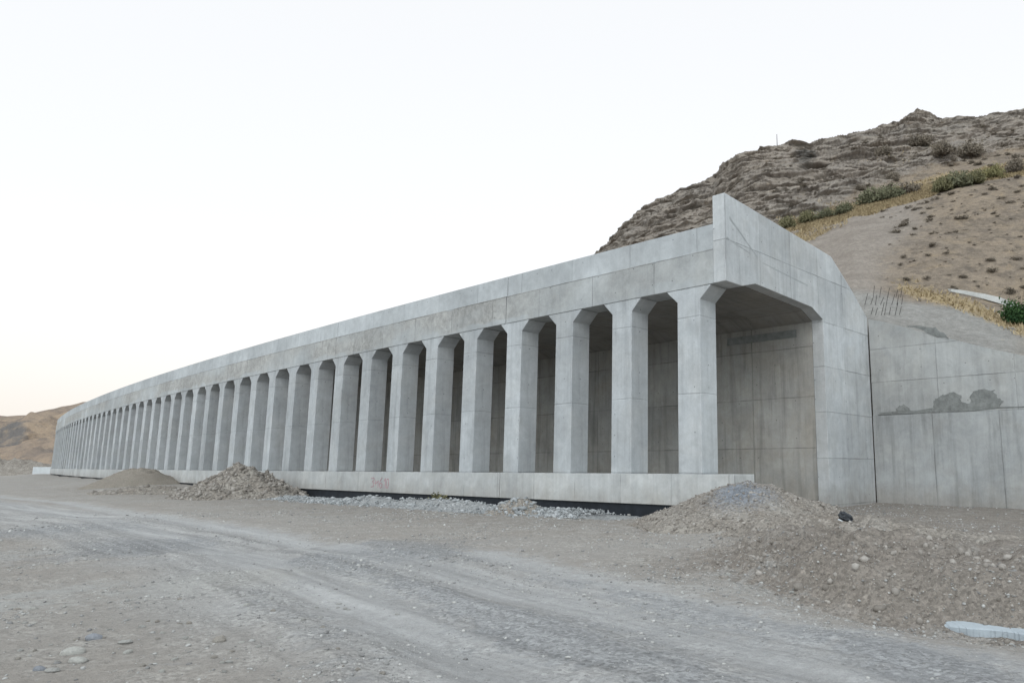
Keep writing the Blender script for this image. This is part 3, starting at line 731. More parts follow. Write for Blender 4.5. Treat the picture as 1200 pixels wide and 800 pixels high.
# ------------------------------------------------------------------ RETAINING WALL right of the portal
rw = empty('retaining_wall', tuple(G(-4., 11., -EYE)), 'tall grey concrete retaining wall with a sloping top right of the portal', 'wall')
def rwall():
    ss = np.r_[np.linspace(-.03, -6, 13), np.linspace(-7, -40, 24)]; V = []; Fc = []
    zl = 2.16
    for s in ss:
        t = float(wall_top(s)); 
        V += [(s, 11.05, zl + .002), (s, 11.05, t), (s, 11.45, t), (s, 11.45, zl + .002)]
    n = len(ss)
    for i in range(n - 1):
        for j in range(4): a = i * 4 + j; c = i * 4 + (j + 1) % 4; Fc.append((a, c, c + 4, a + 4))
    Fc.append((3, 2, 1, 0)); m = (n - 1) * 4; Fc.append((m, m + 1, m + 2, m + 3))
    frame_mesh('upper_wall', V, Fc, M['rwall'], rw)
    V = [(s, b, z) for s in (-.03, -20., -40.) for b, z in ((10.99, -2.6), (10.99, zl), (11.5, zl), (11.5, -2.6))]
    Fc = [(i * 4 + j, i * 4 + (j + 1) % 4, i * 4 + (j + 1) % 4 + 4, i * 4 + j + 4) for i in range(2) for j in range(4)] + [(3, 2, 1, 0), (8, 9, 10, 11)]
    frame_mesh('lower_wall', V, Fc, M['rwall_low'], rw, bev=.02)
    # irregular patches of damp mortar
    def patch(pts, b=11.03, b1=11.06):
        k = len(pts); V = [(s, b, z) for s, z in pts] + [(s, b1, z) for s, z in pts]
        Fc = [tuple(range(k)), tuple(reversed(range(k, 2 * k)))] + [(a, a + k, (a + 1) % k + k, (a + 1) % k) for a in range(k)]
        return frame_mesh('mortar_patch', V, Fc, M['dampmortar_and_shade'], rw)
    def W(px, py):     # photograph point on the wall face b=11
        lo, hi = -30., 3.
        for _ in range(50):
            m = (lo + hi) / 2; P = G(m, 11., 0.)
            if CX + 879 * P[0] / P[1] > px: lo = m
            else: hi = m
        for _ in range(3):
            P = G(lo, 11., 0.); z = ray(px, py); z = z[2] / z[1] * P[1]
            r_ = ray(px, py); t = (r_[0] / r_[1])
            a, c = -30., 3.
            for _ in range(50):
                m = (a + c) / 2; Q = G(m, 11., 0.)
                if Q[0] / Q[1] > t: a = m
                else: c = m
            lo = a
        P = G(lo, 11., 0.); return (lo, float(ray(px, py)[2] / ray(px, py)[1] * P[1]))
    def rough(pts, seed):
        rr = random.Random(seed); o = []
        for (a, b) in zip(pts, pts[1:] + pts[:1]):
            for t in (0, .25, .5, .75): o.append((a[0] + (b[0] - a[0]) * t + rr.uniform(-.07, .07), a[1] + (b[1] - a[1]) * t + rr.uniform(-.035, .045)))
        return o
    patch(rough([W(*p) for p in [(1094, 479), (1094, 468), (1104, 463), (1116, 459), (1125, 463), (1127, 471), (1137, 473), (1138, 459), (1150, 456), (1164, 457), (1169, 465), (1175, 470), (1173, 477), (1130, 479)]], 1))
    patch(rough([W(*p) for p in [(1047, 483), (1054, 475), (1061, 474), (1066, 481)]], 2))
    patch(rough([W(*p) for p in [(1029, 486.5), (1029, 483.5), (1090, 479), (1200, 475.5), (1200, 477.5), (1090, 482.5)]], 3), 11.02)
    patch(rough([W(*p) for p in [(1060, 381), (1084, 382), (1098, 385), (1113, 396), (1093, 393), (1080, 386)]], 4))
rwall()

# rebar standing on the shotcrete above the wall
rb = empty('rebar_mat', tuple(hill_point(1030, 1.3)[0]), 'rows of short dark steel bars sticking out of the slope beside the portal', 'rebar')
def bar(P0, P1, r, mat, parent, name, taper=1.0, seg=6):
    from mathutils import Vector
    a, b = Vector(P0), Vector(P1); d = (b - a).normalized(); q = d.to_track_quat('Z', 'Y'); V = []
    for P, rr in ((a, r), (b, r * taper)):
        for i in range(seg):
            t = 2 * math.pi * i / seg; V.append(tuple(P + q @ Vector((rr * math.cos(t), rr * math.sin(t), 0))))
    Fc = [(i, (i + 1) % seg, (i + 1) % seg + seg, i + seg) for i in range(seg)] + [tuple(reversed(range(seg))), tuple(range(seg, 2 * seg))]
    return mesh_from(name, V, Fc, mat, parent)
rr = random.Random(4)
for row, (y0, n, x0, x1) in enumerate([(369, 7, 1021, 1053), (357, 8, 1013, 1056), (348, 5, 1024, 1056)]):
    for i in range(n):
        px = x0 + (x1 - x0) * (i + rr.uniform(-.2, .2)) / (n - 1)
        # find hill v at that pixel
        vs = np.linspace(1.02, 2.6, 120); Pp = hill_point(np.full(120, px), vs); pyv = py_of(Pp)
        kx = int(np.argmin(np.abs(pyv - y0))); P = Pp[kx]
        hgt = rr.uniform(.30, .62)
        bar(P - [0, 0, .05], P + [rr.uniform(.05, .16), -.12, hgt], .013, M['steel'], rb, 'steel_bar')
# pale concrete drain edge on the slope
def slope_v(px, py, lo=1.02, hi=5.):
    vs = np.linspace(lo, hi, 400); Pp = hill_point(np.full(400, px), vs); pyv = py_of(Pp)
    return Pp[int(np.argmin(np.abs(pyv - py)))], vs[int(np.argmin(np.abs(pyv - py)))]
def drain():
    pts = [(1112, 340, .05), (1130, 344, .10), (1150, 349, .17), (1170, 354, .22), (1190, 362, .2), (1215, 372, .2), (1250, 385, .2)]
    V = []; Fc = []
    for px, py, hw in pts:
        P, _ = slope_v(px, py)
        for dy, dz in ((-.25, -.10), (-.25, hw), (.20, hw + .10), (.20, -.10)): V.append((P[0], P[1] + dy, P[2] + dz))
    for i in range(len(pts) - 1):
        for j in range(4): a = i * 4 + j; c = i * 4 + (j + 1) % 4; Fc.append((a, c, c + 4, a + 4))
    Fc += [(3, 2, 1, 0), tuple((len(pts) - 1) * 4 + q for q in range(4))]
    tag(mesh_from('drain_kerb', V, Fc, M['paleconc']), 'pale concrete drain edge running down the slope above the retaining wall', 'kerb')
drain()

# concrete block at the far left end of the gallery
cb = on_ground(52, 554); P = at_depth(52, 549, 138.)
def boxmesh(name, c, dims, rz, mat, parent=None, bev=.03):
    a, b, h = [d / 2 for d in dims]; V = [(x, y, z) for z in (-h, h) for x, y in ((-a, -b), (a, -b), (a, b), (-a, b))]
    Fc = [(3, 2, 1, 0), (4, 5, 6, 7)] + [(i, (i + 1) % 4, (i + 1) % 4 + 4, i + 4) for i in range(4)]
    o = mesh_from(name, V, Fc, mat); o.location = c; o.rotation_euler = (0, 0, rz)
    m = o.modifiers.new('bevel', 'BEVEL'); m.width = bev; m.segments = 2
    return o
zc = (HOR - 547.2) * 138 / 879 + EYE
tag(boxmesh('concrete_block', (P[0], P[1], .72), (3.0, 1.4, 1.9), R(8), M['block']), 'pale concrete block standing past the far left end of the gallery', 'concrete block')

# dark berm at the far left edge
def heap(name, cx, cy, rx, ry, h, mat, seed, rot=0., nth=96, nr=40, rough=.16, pw=1.6, zb=-.12, blue=None, top=(0, 0)):
    th = np.linspace(0, 2 * np.pi, nth, endpoint=False); q = np.linspace(0, 1, nr)
    T, Q = np.meshgrid(th, q); T = T.ravel(); Q = Q.ravel()
    e = 1 + .16 * fbm(np.cos(T) * 1.3 + seed, np.sin(T) * 1.3, oct=3, seed=seed)
    lx = np.cos(T) * Q * rx * e + top[0] * (1 - Q); ly = np.sin(T) * Q * ry * e + top[1] * (1 - Q)
    z = h * (1 + math.sqrt(.05) - np.sqrt(Q * Q + .05) - (math.sqrt(1.05) - 1)* 0 ) ; z = (z - z.min()) / (z.max() - z.min()) * h
    c, s = math.cos(rot), math.sin(rot); x = cx + c * lx - s * ly; y = cy + s * lx + c * ly
    n = fbm(x * .9, y * .9, oct=5, seed=seed + 5, gain=.6)
    z = z * (1 + .25 * n) + rough * n * (1 - Q) ** .3 + .05 * rough * fbm(x * 6, y * 6, oct=3, seed=seed + 7) * 6 * .5
    gh = ground_h(x, y)[0]
    z = np.where(Q >= .999, gh + zb, gh + np.maximum(z, -.02) - .03 * 0)
    i = np.arange(nr - 1)[:, None] * nth + np.arange(nth)[None, :]; j = np.arange(nr - 1)[:, None] * nth + (np.arange(nth)[None, :] + 1) % nth
    Fc = np.stack([i, i + nth, j + nth, j], -1).reshape(-1, 4)
    V = np.stack([x, y, z], -1)
    bl = np.zeros(len(x)) if blue is None else blue(x, y)
    return V, Fc, bl

# stones --------------------------------------------------------------
PHI = (1 + 5 ** .5) / 2
ICO = np.array([(-1, PHI, 0), (1, PHI, 0), (-1, -PHI, 0), (1, -PHI, 0), (0, -1, PHI), (0, 1, PHI), (0, -1, -PHI), (0, 1, -PHI), (PHI, 0, -1), (PHI, 0, 1), (-PHI, 0, -1), (-PHI, 0, 1)]) / math.sqrt(1 + PHI ** 2)
ICF = np.array([(0, 11, 5), (0, 5, 1), (0, 1, 7), (0, 7, 10), (0, 10, 11), (1, 5, 9), (5, 11, 4), (11, 10, 2), (10, 7, 6), (7, 1, 8), (3, 9, 4), (3, 4, 2), (3, 2, 6), (3, 6, 8), (3, 8, 9), (4, 9, 5), (2, 4, 11), (6, 2, 10), (8, 6, 7), (9, 8, 1)])
def stones(P, size, flat=.6, tone=None, seed=1):
    """merged angular stones at points P (n,3)"""
    g = np.random.default_rng(seed); n = len(P)
    jit = 1 + g.uniform(-.30, .30, (n, 12, 1)); V = ICO[None] * jit
    sc = np.stack([g.uniform(.75, 1.3, n), g.uniform(.6, 1.0, n), g.uniform(flat * .6, flat * 1.2, n)], -1)
    V = V * sc[:, None] * (size[:, None, None] * .5)
    # random rotation: tilt + spin
    a = g.uniform(0, 2 * np.pi, n); t = g.normal(0, .35, n)
    ct, st = np.cos(t)[:, None], np.sin(t)[:, None]; x, y, z = V[..., 0], V[..., 1], V[..., 2]
    y, z = y * ct - z * st, y * st + z * ct
    ca, sa = np.cos(a)[:, None], np.sin(a)[:, None]; x, y = x * ca - y * sa, x * sa + y * ca
    V = np.stack([x, y, z], -1) + P[:, None]
    F_ = (ICF[None] + 12 * np.arange(n)[:, None, None]).reshape(-1, 3)
    tn = np.repeat(g.uniform(0, 1, n) ** 1.3 if tone is None else tone, 12)
    return V.reshape(-1, 3), F_, tn
def gz(x, y): return ground_h(x, y)[0]

def make_heap(name, label, cat, px_c, Yc, rx, ry, h, mat, smat, seed, nst, ssz, rot=0., rough=.16, blue=None, center=None, flat=.65, top=(0, 0)):
    cx, cy = ((px_c - CX) / 879. * Yc, Yc) if center is None else center
    root = empty(name, (cx, cy, 0), label, cat)
    V, Fc, bl = heap(name, cx, cy, rx, ry, h, mat, seed, rot, rough=rough, blue=blue, top=top)
    mesh_from('heap_body', V, Fc, mat, root, smooth=True, attrs=dict(blue=bl))
    if nst:
        g = np.random.default_rng(seed + 100); kr = np.clip((np.sqrt(g.uniform(0, 1, nst)) * 39).astype(int), 0, 38); k = kr * 96 + g.integers(0, 96, nst); fr = g.uniform(0, 1, (nst, 1))
        P = V[k] * fr + V[k + 96] * (1 - fr)
        # bias toward an even spread over the area
        sz = ssz * (.35 + g.pareto(2.6, nst).clip(0, 3.2) * .9)
        P = P + np.c_[g.normal(0, .05, nst), g.normal(0, .05, nst), -sz * .05]
        v, f, t = stones(P, sz, flat, seed=seed + 200)
        o = mesh_from('heap_stones', v, f, smat, root, attrs=dict(tone=t)); o['kind'] = 'stuff'
    return root
P_ = on_ground(885, 604)
def bluef(x, y):
    c = ((868 - CX) / 879. * 19.2, 19.2); return 1.0 * np.exp(-(((x - c[0]) / 1.0) ** 2 + ((y - c[1]) / 1.3) ** 2))
make_heap('gravel_mound', 'large brown gravel mound in front of the open portal corner', 'gravel mound', 884, 20.2, 3.35, 3.3, 1.08, M['heap'], M['rubble'], 11, 9000, .032, blue=bluef, rough=.10, flat=.95)
make_heap('rubble_heap', 'brown heap of broken rubble with a jagged crest against the plinth', 'rubble heap', 287, 42.2, 3.9, 2.7, 1.72, M['rubbleheap'], M['rubble'], 12, 5000, .10, rough=.30, flat=.9)
make_heap('sand_mound', 'smooth low brown sand mound at the far part of the plinth', 'sand mound', 163, 58.5, 3.7, 3.2, 1.22, M['sandheap'], None, 13, 0, 0, rough=.05)
make_heap('low_rubble_heap', 'low scatter of rubble left of the jagged heap', 'rubble heap', 172, 48., 3.4, 1.9, .42, M['rubbleheap'], M['rubble'], 14, 500, .14, rough=.2)
make_heap('earth_berm', 'dark earth berm at the far left edge beyond the road', 'earth berm', -20, 150., 24., 6.5, 3.4, M['rubbleheap'], M['rubble'], 15, 0, .4, rough=.6)
sA = s_at_px(655); ca = G(sA, -2.0, 0.)
make_heap('ballast_heap', 'small pale heap of crushed stone touching the black footing', 'gravel heap', 0, 0, 1.7, 1.0, .52, M['heap'], M['ballast'], 16, 900, .09, rot=R(140), center=(float(ca[0]), float(ca[1])), rough=.10)
# spoil ridge right of the large mound
ca = on_ground(1000, 622); 
make_heap('spoil_ridge', 'low brown spoil ridge between the gravel mound and the gully', 'spoil heap', 1000, 15.4, 3.4, 1.6, .27, M['heap'], M['rubble'], 17, 2500, .032, flat=.95, rough=.12, rot=R(-28))

# crushed stone strip along the foot of the plinth : uncountable
def strip():
    g = np.random.default_rng(5); n = 9000
    s = g.uniform(4, 36, n); b = -1.75 + g.normal(0, .62, n) - .6 * sstep(20, 5, s) * 0
    dens = .35 + .65 * sstep(-.3, .3, vnoise(s * .45, s * 0 + 3., seed=8)); keep = g.uniform(0, 1, n) < dens; s, b = s[keep], b[keep]
    hump = .34 * np.exp(-((b + 1.6) / .75) ** 2) * (.45 + .55 * np.abs(vnoise(s * .33, s * 0 + 9., seed=18)) * 1.6)
    P = G(s, b, 0.); z = gz(P[:, 0], P[:, 1]) + hump * g.uniform(.2, 1., len(s)) ** .5 ; P[:, 2] = z
    sz = .05 + .07 * g.pareto(3, len(s)).clip(0, 2.5)
    v, f, t = stones(P, sz, .75, seed=33)
    tag(mesh_from('crushed_stone', v, f, M['ballast'], attrs=dict(tone=t)), kind='stuff')
    # body of the strip
    ss = np.linspace(3, 37, 180); bs = np.linspace(-3.3, .02, 26); S, B = np.meshgrid(ss, bs); S = S.ravel(); B = B.ravel()
    hm = .34 * np.exp(-((B + 1.6) / .75) ** 2) * (.45 + .55 * np.abs(vnoise(S * .33, S * 0 + 9., seed=18)) * 1.6) * sstep(3, 6, S) * sstep(37, 33, S) + .05 * fbm(S * 3, B * 3, oct=4, seed=2) * np.exp(-((B + 1.6) / .8) ** 2)
    P = G(S, B, 0.); P[:, 2] = gz(P[:, 0], P[:, 1]) + hm * .9 - .03
    tag(mesh_from('gravel_strip', P, grid_faces(26, 180), M['strip'], smooth=True, attrs=dict(blue=np.full(len(S), .3))), kind='structure')
M['strip'] = heap_mat('strip_gravel', (.27, .27, .265), (.36, .36, .355), (.30, .31, .33), 14)
strip()

# loose pebbles over the yard: uncountable
def gravel():
    g = np.random.default_rng(9); n = 60000
    a = g.uniform(R(-43), R(29), n); r = 4.6 * np.exp(g.uniform(0, 1, n) ** .9 * math.log(34 / 4.6)); x, y = r * np.sin(a), r * np.cos(a)
    h, tr, t1, t2, t3, dp, db = ground_h(x, y)
    dens = .12 + .9 * sstep(.0, .35, fbm(x * .45, y * .45, oct=3, seed=55)) + .5 * sstep(2.5, .5, db)
    dens = dens * (1 - .75 * tr); keep = g.uniform(0, 1, n) < dens
    x, y, h, r = x[keep], y[keep], h[keep], r[keep]; m = len(x)
    sz = (.010 + .013 * g.pareto(2.6, m).clip(0, 3.0)) * (.75 + r / 22)
    v, f, t = stones(np.stack([x, y, h + sz * .08], -1), sz, .6, seed=44)
    tag(mesh_from('gravel', v, f, M['stone'], attrs=dict(tone=t)), kind='stuff')
gravel()

def clods():
    g = np.random.default_rng(19); n = 14000; x = g.uniform(.8, 8.5, n); y = g.uniform(8, 19, n)
    h, tr, t1, t2, t3, dp, db = ground_h(x, y); beh = y - np.interp(x, PITL[:, 0], PITL[:, 1])
    d = sstep(-.35, .3, beh) * sstep(5.5, 1.2, beh) * sstep(PITL[0, 0] - .6, PITL[1, 0], x) * (.25 + .9 * sstep(-.1, .35, fbm(x * 1.1, y * 1.1, oct=3, seed=66)))
    kp = g.uniform(0, 1, n) < d; x, y, h = x[kp], y[kp], h[kp]; m = len(x); sz = .016 + .028 * g.pareto(2.4, m).clip(0, 4.0)
    v, f, t = stones(np.stack([x, y, h + sz * .1], -1), sz, .95, seed=45)
    tag(mesh_from('earth_clods', v, f, M['rubble'], attrs=dict(tone=t)), kind='stuff')
clods()

# individually visible stones --------------------------------------------------------------
def rock_proto(seed, flat, rounded):
    import bmesh
    bm = bmesh.new(); bmesh.ops.create_icosphere(bm, subdivisions=3 if rounded else 2, radius=.5)
    co = np.array([v.co for v in bm.verts]); g = random.Random(seed)
    n = fbm(co[:, 0] * 2.2 + seed, co[:, 1] * 2.2, co[:, 2] * 2.2, oct=3, seed=seed, gain=.5)
    amp = .16 if rounded else .42; co = co * (1 + amp * n)[:, None] * np.array([1.0, .62 if rounded else .8, flat])
    me = bpy.data.meshes.new('stone')
    for v, c in zip(bm.verts, co): v.co = c
    bm.to_mesh(me); bm.free()
    if rounded: me.polygons.foreach_set('use_smooth', np.ones(len(me.polygons), bool))
    return me
def rock_mat(name, c): return simple(name, c, .85, .22, 9, .012)
M['r_pale'] = rock_mat('pale_cobble', (.39, .378, .35)); M['r_mid'] = rock_mat('grey_stone', (.34, .33, .31)); M['r_brown'] = rock_mat('brown_stone', (.29, .265, .235)); M['r_blue'] = rock_mat('blue_grey_stone', (.26, .268, .29))
protos = {}
for nm, mt in (('pale', 'r_pale'), ('mid', 'r_mid'), ('brown', 'r_brown'), ('blue', 'r_blue')):
    protos[nm] = []
    for q in range(3):
        me = rock_proto(q * 7 + len(nm), .42 + .1 * q, nm in ('pale', 'blue')); me.materials.append(M[mt]); protos[nm].append(me)
def rock(px, py, wpx, kind, label, group=None, zoff=None, rz=None, cat='stone', P=None):
    if P is None:
        P = on_ground(px, py)
        for _ in range(4): P = on_ground(px, py, float(gz(np.array([P[0]]), np.array([P[1]]))[0]))
    sz = wpx * P[1] / 879.
    o = bpy.data.objects.new('stone', random.choice(protos[kind])); COL.objects.link(o)
    o.scale = (sz, sz, sz); o.location = (P[0], P[1], P[2] + sz * (.06 if zoff is None else zoff)); o.rotation_euler = (random.uniform(-.15, .15), random.uniform(-.15, .15), rz if rz is not None else random.uniform(0, 6.28))
    return tag(o, label, cat, group)
GR = 'cobbles lying on the near dirt at lower left'
rock(85, 766, 25, 'pale', 'long pale rounded cobble, the upper of the touching pair at lower left', GR, rz=.2)
rock(91, 775, 22, 'pale', 'oval pale rounded cobble, the lower of the touching pair at lower left', GR, rz=-.1)
rock(110, 748, 18, 'blue', 'blue-grey flat stone just above the pale cobble pair', GR, rz=.1)
rock(147, 753, 15, 'mid', 'grey stone right of the blue-grey stone', GR, rz=.3)
rock(62, 786, 16, 'mid', 'half buried grey cobble below the pale pair', GR, rz=.0)
rock(150, 764, 12, 'pale', 'small pale stone right of the pale cobble pair', GR)
rock(256, 751, 16, 'brown', 'flat brown stone on the dirt right of the cobble group', GR, rz=.1)
rock(46, 785, 13, 'blue', 'dark stone at the end of the ground crack', GR)
GM = 'rocks lying on and below the large gravel mound'
for (x, y, wd_, kd, lb) in [(823, 618, 9, 'pale', 'pale angular rock low on the left flank of the gravel mound'), (898, 641, 6, 'pale', 'pale rock at the front foot of the gravel mound'), (881, 648, 7, 'pale', 'white rock left of the mound front foot'), (862, 658, 8, 'pale', 'pale rock farthest left below the mound'), (854, 673, 8, 'mid', 'round grey rock at the edge of the spoil'), (972, 622, 9, 'pale', 'round pale rock on the right flank of the mound'), (1012, 636, 6, 'pale', 'white rock on the spoil right of the mound'), (950, 592, 5, 'pale', 'pale rock high on the right shoulder of the mound'), (893, 618, 9, 'brown', 'brown rock in the middle of the mound face'), (942, 632, 6, 'brown', 'brown rock right of centre on the lower mound'), (896, 672, 11, 'mid', 'grey rock in the stony patch below the mound'), (912, 683, 8, 'blue', 'blue-grey rock in the stony patch below the mound'), (1150, 705, 9, 'brown', 'brown rock above the pale sheet in the gully'), (1040, 719, 8, 'mid', 'grey rock at the left start of the gully'), (1196, 712, 20, 'mid', 'large grey boulder at the right frame edge above the gully')]:
    P = None
    if 780 < x < 980 and y < 645:
        # on the mound: intersect with a cone
        Yg = 20.2; best = None
        for Yt in np.linspace(14, 24, 200):
            Pq = at_depth(x, y, Yt); cx_, cy_ = (884 - CX) / 879. * 20.2, 20.2
            q = math.hypot((Pq[0] - cx_) / 3.25, (Pq[1] - cy_) / 3.3); zc_ = max(0, 1.04 * (1.2236 - math.sqrt(q * q + .05)) - .2)
            if Pq[2] <= zc_ + .02: best = np.array([Pq[0], Pq[1], zc_]); break
        P = best
    rock(x, y, wd_, kd, lb, GM, P=P)
g = random.Random(12)
def sz_word(i): return ['small angular', 'little half buried', 'loose tilted', 'small flat'][i % 4]
for i in range(70):
    x = g.uniform(845, 1190); t = (x - 845) / 345.; y = 672 + t * 40 + g.gauss(0, 13)
    if y < 650: y = 655
    rock(x, y, g.uniform(3, 6.5), g.choice(['pale', 'mid', 'brown', 'mid']), '%s rock %s on the stony yard edge' % (sz_word(i), 'at the left end' if x < 930 else 'about midway' if x < 1030 else 'toward the gully' if x < 1110 else 'near the right frame edge'), 'small rocks along the stony edge')
for i in range(60):
    x = g.uniform(10, 470); y = g.uniform(700, 790)
    rock(x, y, g.uniform(4, 9), g.choice(['mid', 'pale', 'brown', 'mid']), '%s stone on the near dirt %s' % (sz_word(i), 'at the left frame edge' if x < 90 else 'near the pale cobble pair' if x < 200 else 'between cobbles and wheel tracks' if x < 330 else 'by the near wheel track'), 'small stones on the near dirt')
for i in range(40):
    x = g.uniform(455, 770); y = 596 + g.uniform(0, 8)
    rock(x, y, g.uniform(3, 6), g.choice(['pale', 'pale', 'mid']), '%s pale rock, %s of the crushed strip' % (sz_word(i), 'far left end' if x < 540 else 'middle' if x < 660 else 'right end by the gravel mound'), 'pale rocks along the plinth strip')

# pale sheet in the gully
def march(px, py, off=0.):
    r = ray(px, py); t = np.linspace(4, 26, 500) / r[1]; X, Y, Z = r[0] * t, r[1] * t, r[2] * t + EYE
    hh = ground_h(X, Y)[0] + off; k = int(np.argmax(Z < hh)); return np.array([X[k], Y[k], hh[k]])
def sheet():
    px = np.array([1097, 1104, 1112, 1125, 1140, 1158, 1175, 1190, 1205, 1225, 1245]); py = np.array([729, 729.5, 730, 732, 733, 735, 737, 739.5, 742, 745, 749.])
    hw = np.array([.03, .12, .20, .27, .22, .20, .22, .25, .28, .3, .3]); U = np.linspace(0, 10, 60); g = np.random.default_rng(4)
    M0 = np.array([march(np.interp(u, range(11), px), np.interp(u, range(11), py)) for u in U]); ker = np.ones(13) / 13
    for c in (1, 2): M0[:, c] = np.convolve(np.pad(M0[:, c], 6, mode='reflect', reflect_type='odd'), ker, 'valid')
    V = []; zs = []; W_ = np.interp(U, range(11), hw) * .85
    for (x, y, z), w_ in zip(M0, W_):
        yf = y - w_ * (1 + .15 * math.sin(x * 9)); yb = y + w_ * (1 + .12 * math.sin(x * 7 + 1))
        zt = float(max(gz(np.full(5, x), np.linspace(yf, yb, 5)))) ; zs.append(zt * .35 + z * .65 - .06)
    zs = np.convolve(np.pad(zs, 8, mode='reflect', reflect_type='odd'), np.ones(17) / 17, 'valid')
    for (x, y, z), w_, zt in zip(M0, W_, zs):
        yf = y - w_ * (1 + .15 * math.sin(x * 9)); yb = y + w_ * (1 + .12 * math.sin(x * 7 + 1))
        V += [(x, yf, zt - .16), (x, yf, zt - .012), (x, yf + .03, zt), (x, yb - .02, zt + .035), (x, yb, zt - .16)]
    Fc = [(i * 5 + j, i * 5 + (j + 1) % 5, (i + 1) * 5 + (j + 1) % 5, (i + 1) * 5 + j) for i in range(59) for j in range(5)] + [(4, 3, 2, 1, 0), tuple(59 * 5 + q for q in range(5))]
    o = mesh_from('concrete_strip', np.array(V), Fc, M['sheet'])
    tag(o, 'pale blue-white strip of concrete lying half buried along the bottom of the gully', 'concrete slab')
sheet()

# crumpled dark bag on the spoil
def bag():
    import bmesh
    P = at_depth(991, 605.5, 14.8); root = empty('plastic_bag', (P[0], P[1], P[2] - .15), 'crumpled dark plastic bag lying on the spoil right of the gravel mound', 'bag')
    bm = bmesh.new(); bmesh.ops.create_icosphere(bm, subdivisions=4, radius=.5); co = np.array([v.co for v in bm.verts])
    n = fbm(co[:, 0] * 3, co[:, 1] * 3, co[:, 2] * 3, oct=4, seed=3, ridged=True)
    co = np.sign(co) * np.abs(co * 2) ** .7 / 2 * (1 + .28 * n)[:, None] * [.25, .17, .15]
    a = R(-28); x = co[:, 0] * math.cos(a) - co[:, 2] * math.sin(a); z = co[:, 0] * math.sin(a) + co[:, 2] * math.cos(a)
    V = np.stack([x + P[0], co[:, 1] + P[1], z + P[2]], -1); Fc = [tuple(v.index for v in f.verts) for f in bm.faces]; bm.free()
    mesh_from('bag_body', V, Fc, M['bag'], root)
    flap = [(-.24, .02, -.06), (-.02, -.06, -.20), (.06, -.1, -.27), (-.18, -.08, -.16), (-.28, 0, -.10)]
    flap = [(a_ * .62, b_ * .6 + .05, c_ * .5) for a_, b_, c_ in flap]
    bmv = [(P[0] + a_, P[1] - .13 + b_, P[2] + c_) for a_, b_, c_ in flap] + [(P[0] + a_, P[1] - .10 + b_, P[2] + c_) for a_, b_, c_ in flap]
    Fc = [tuple(range(5)), tuple(reversed(range(5, 10)))] + [(i, i + 5, (i + 1) % 5 + 5, (i + 1) % 5) for i in range(5)]
    mesh_from('bag_lining', bmv, Fc, M['bagpale'], root)
bag()

# ------------------------------------------------------------------ vegetation
def leaf_cloud(n, rx, ry, rz_, leaf, seed, shape=.6, stems=True):
    g = np.random.default_rng(seed); cl = max(5, n // 60); cc = g.normal(0, 1, (cl, 3)); cc /= np.linalg.norm(cc, axis=1)[:, None]; cc *= g.uniform(.25, .85, (cl, 1)); cc[:, 2] = np.abs(cc[:, 2])
    k = g.integers(0, cl, n); P = cc[k] + g.normal(0, .17, (n, 3)); P[:, 2] = np.abs(P[:, 2]); P = P * [rx, ry, rz_]
    d1 = g.normal(0, 1, (n, 3)); d1[:, 2] += .6; d1 /= np.linalg.norm(d1, axis=1)[:, None]; d2 = np.cross(d1, g.normal(0, 1, (n, 3))); d2 /= np.linalg.norm(d2, axis=1)[:, None]
    L = leaf * g.uniform(.6, 1.4, (n, 1)); a = d1 * L; b = d2 * L * .33
    V = np.stack([P, P + a * .5 + b, P + a, P + a * .5 - b], 1).reshape(-1, 3); Fc = np.arange(4 * n).reshape(-1, 4)
    tone = np.repeat(np.clip(g.uniform(0, 1, cl)[k] * .6 + g.uniform(0, .4, n), 0, 1), 4)
    return V, Fc, tone
def mesh_data(name, V, Fc, mat, tone=None):
    o = mesh_from(name, V, Fc, mat, attrs=dict(tone=tone) if tone is not None else None); me = o.data; bpy.data.objects.remove(o); return me
def stems_mesh(rx, rz_, seed, n=9, r=.02):
    rr = random.Random(seed); V = []; Fc = []; k = 0
    for i in range(n):
        a = rr.uniform(0, 6.28); t = rr.uniform(.2, .7); tip = (math.cos(a) * rx * t, math.sin(a) * rx * t, rz_ * rr.uniform(.6, .95))
        for q in range(3):
            b = 2.094 * q; V.append((r * math.cos(b), r * math.sin(b), -.15))
        for q in range(3):
            b = 2.094 * q; V.append((tip[0] + r * .3 * math.cos(b), tip[1] + r * .3 * math.sin(b), tip[2]))
        Fc += [(k, k + 1, k + 4, k + 3), (k + 1, k + 2, k + 5, k + 4), (k + 2, k, k + 3, k + 5)]; k += 6
    return mesh_data('stem', np.array(V), Fc, M['twig'])
shr = {}
for kd, mt in (('green', 'leaf_green'), ('olive', 'leaf_olive'), ('yellow', 'leaf_yellow'), ('grey', 'leaf_grey')):
    shr[kd] = [(mesh_data('foliage', *leaf_cloud(2600, 1., .8, .75, .12, 40 + q + len(kd), )[:2], M[mt], leaf_cloud(2600, 1., .8, .75, .12, 40 + q + len(kd))[2]), stems_mesh(1., .7, q)) for q in range(2)]
def shrub(P, wd_, hgt, kd, label, group, variant=None):
    f, s_ = shr[kd][variant if variant is not None else random.randrange(2)]
    root = empty('shrub', tuple(P), label, 'shrub', group); root.rotation_euler = (0, 0, random.uniform(0, 6.28)); root.scale = (wd_ / 1.7, wd_ / 1.7, hgt / .8)
    for nm, me in (('foliage', f), ('stem', s_)):
        c = bpy.data.objects.new(nm, me); COL.objects.link(c); c.parent = root
    return root
GB = 'shrubs along the ledge and cliff'
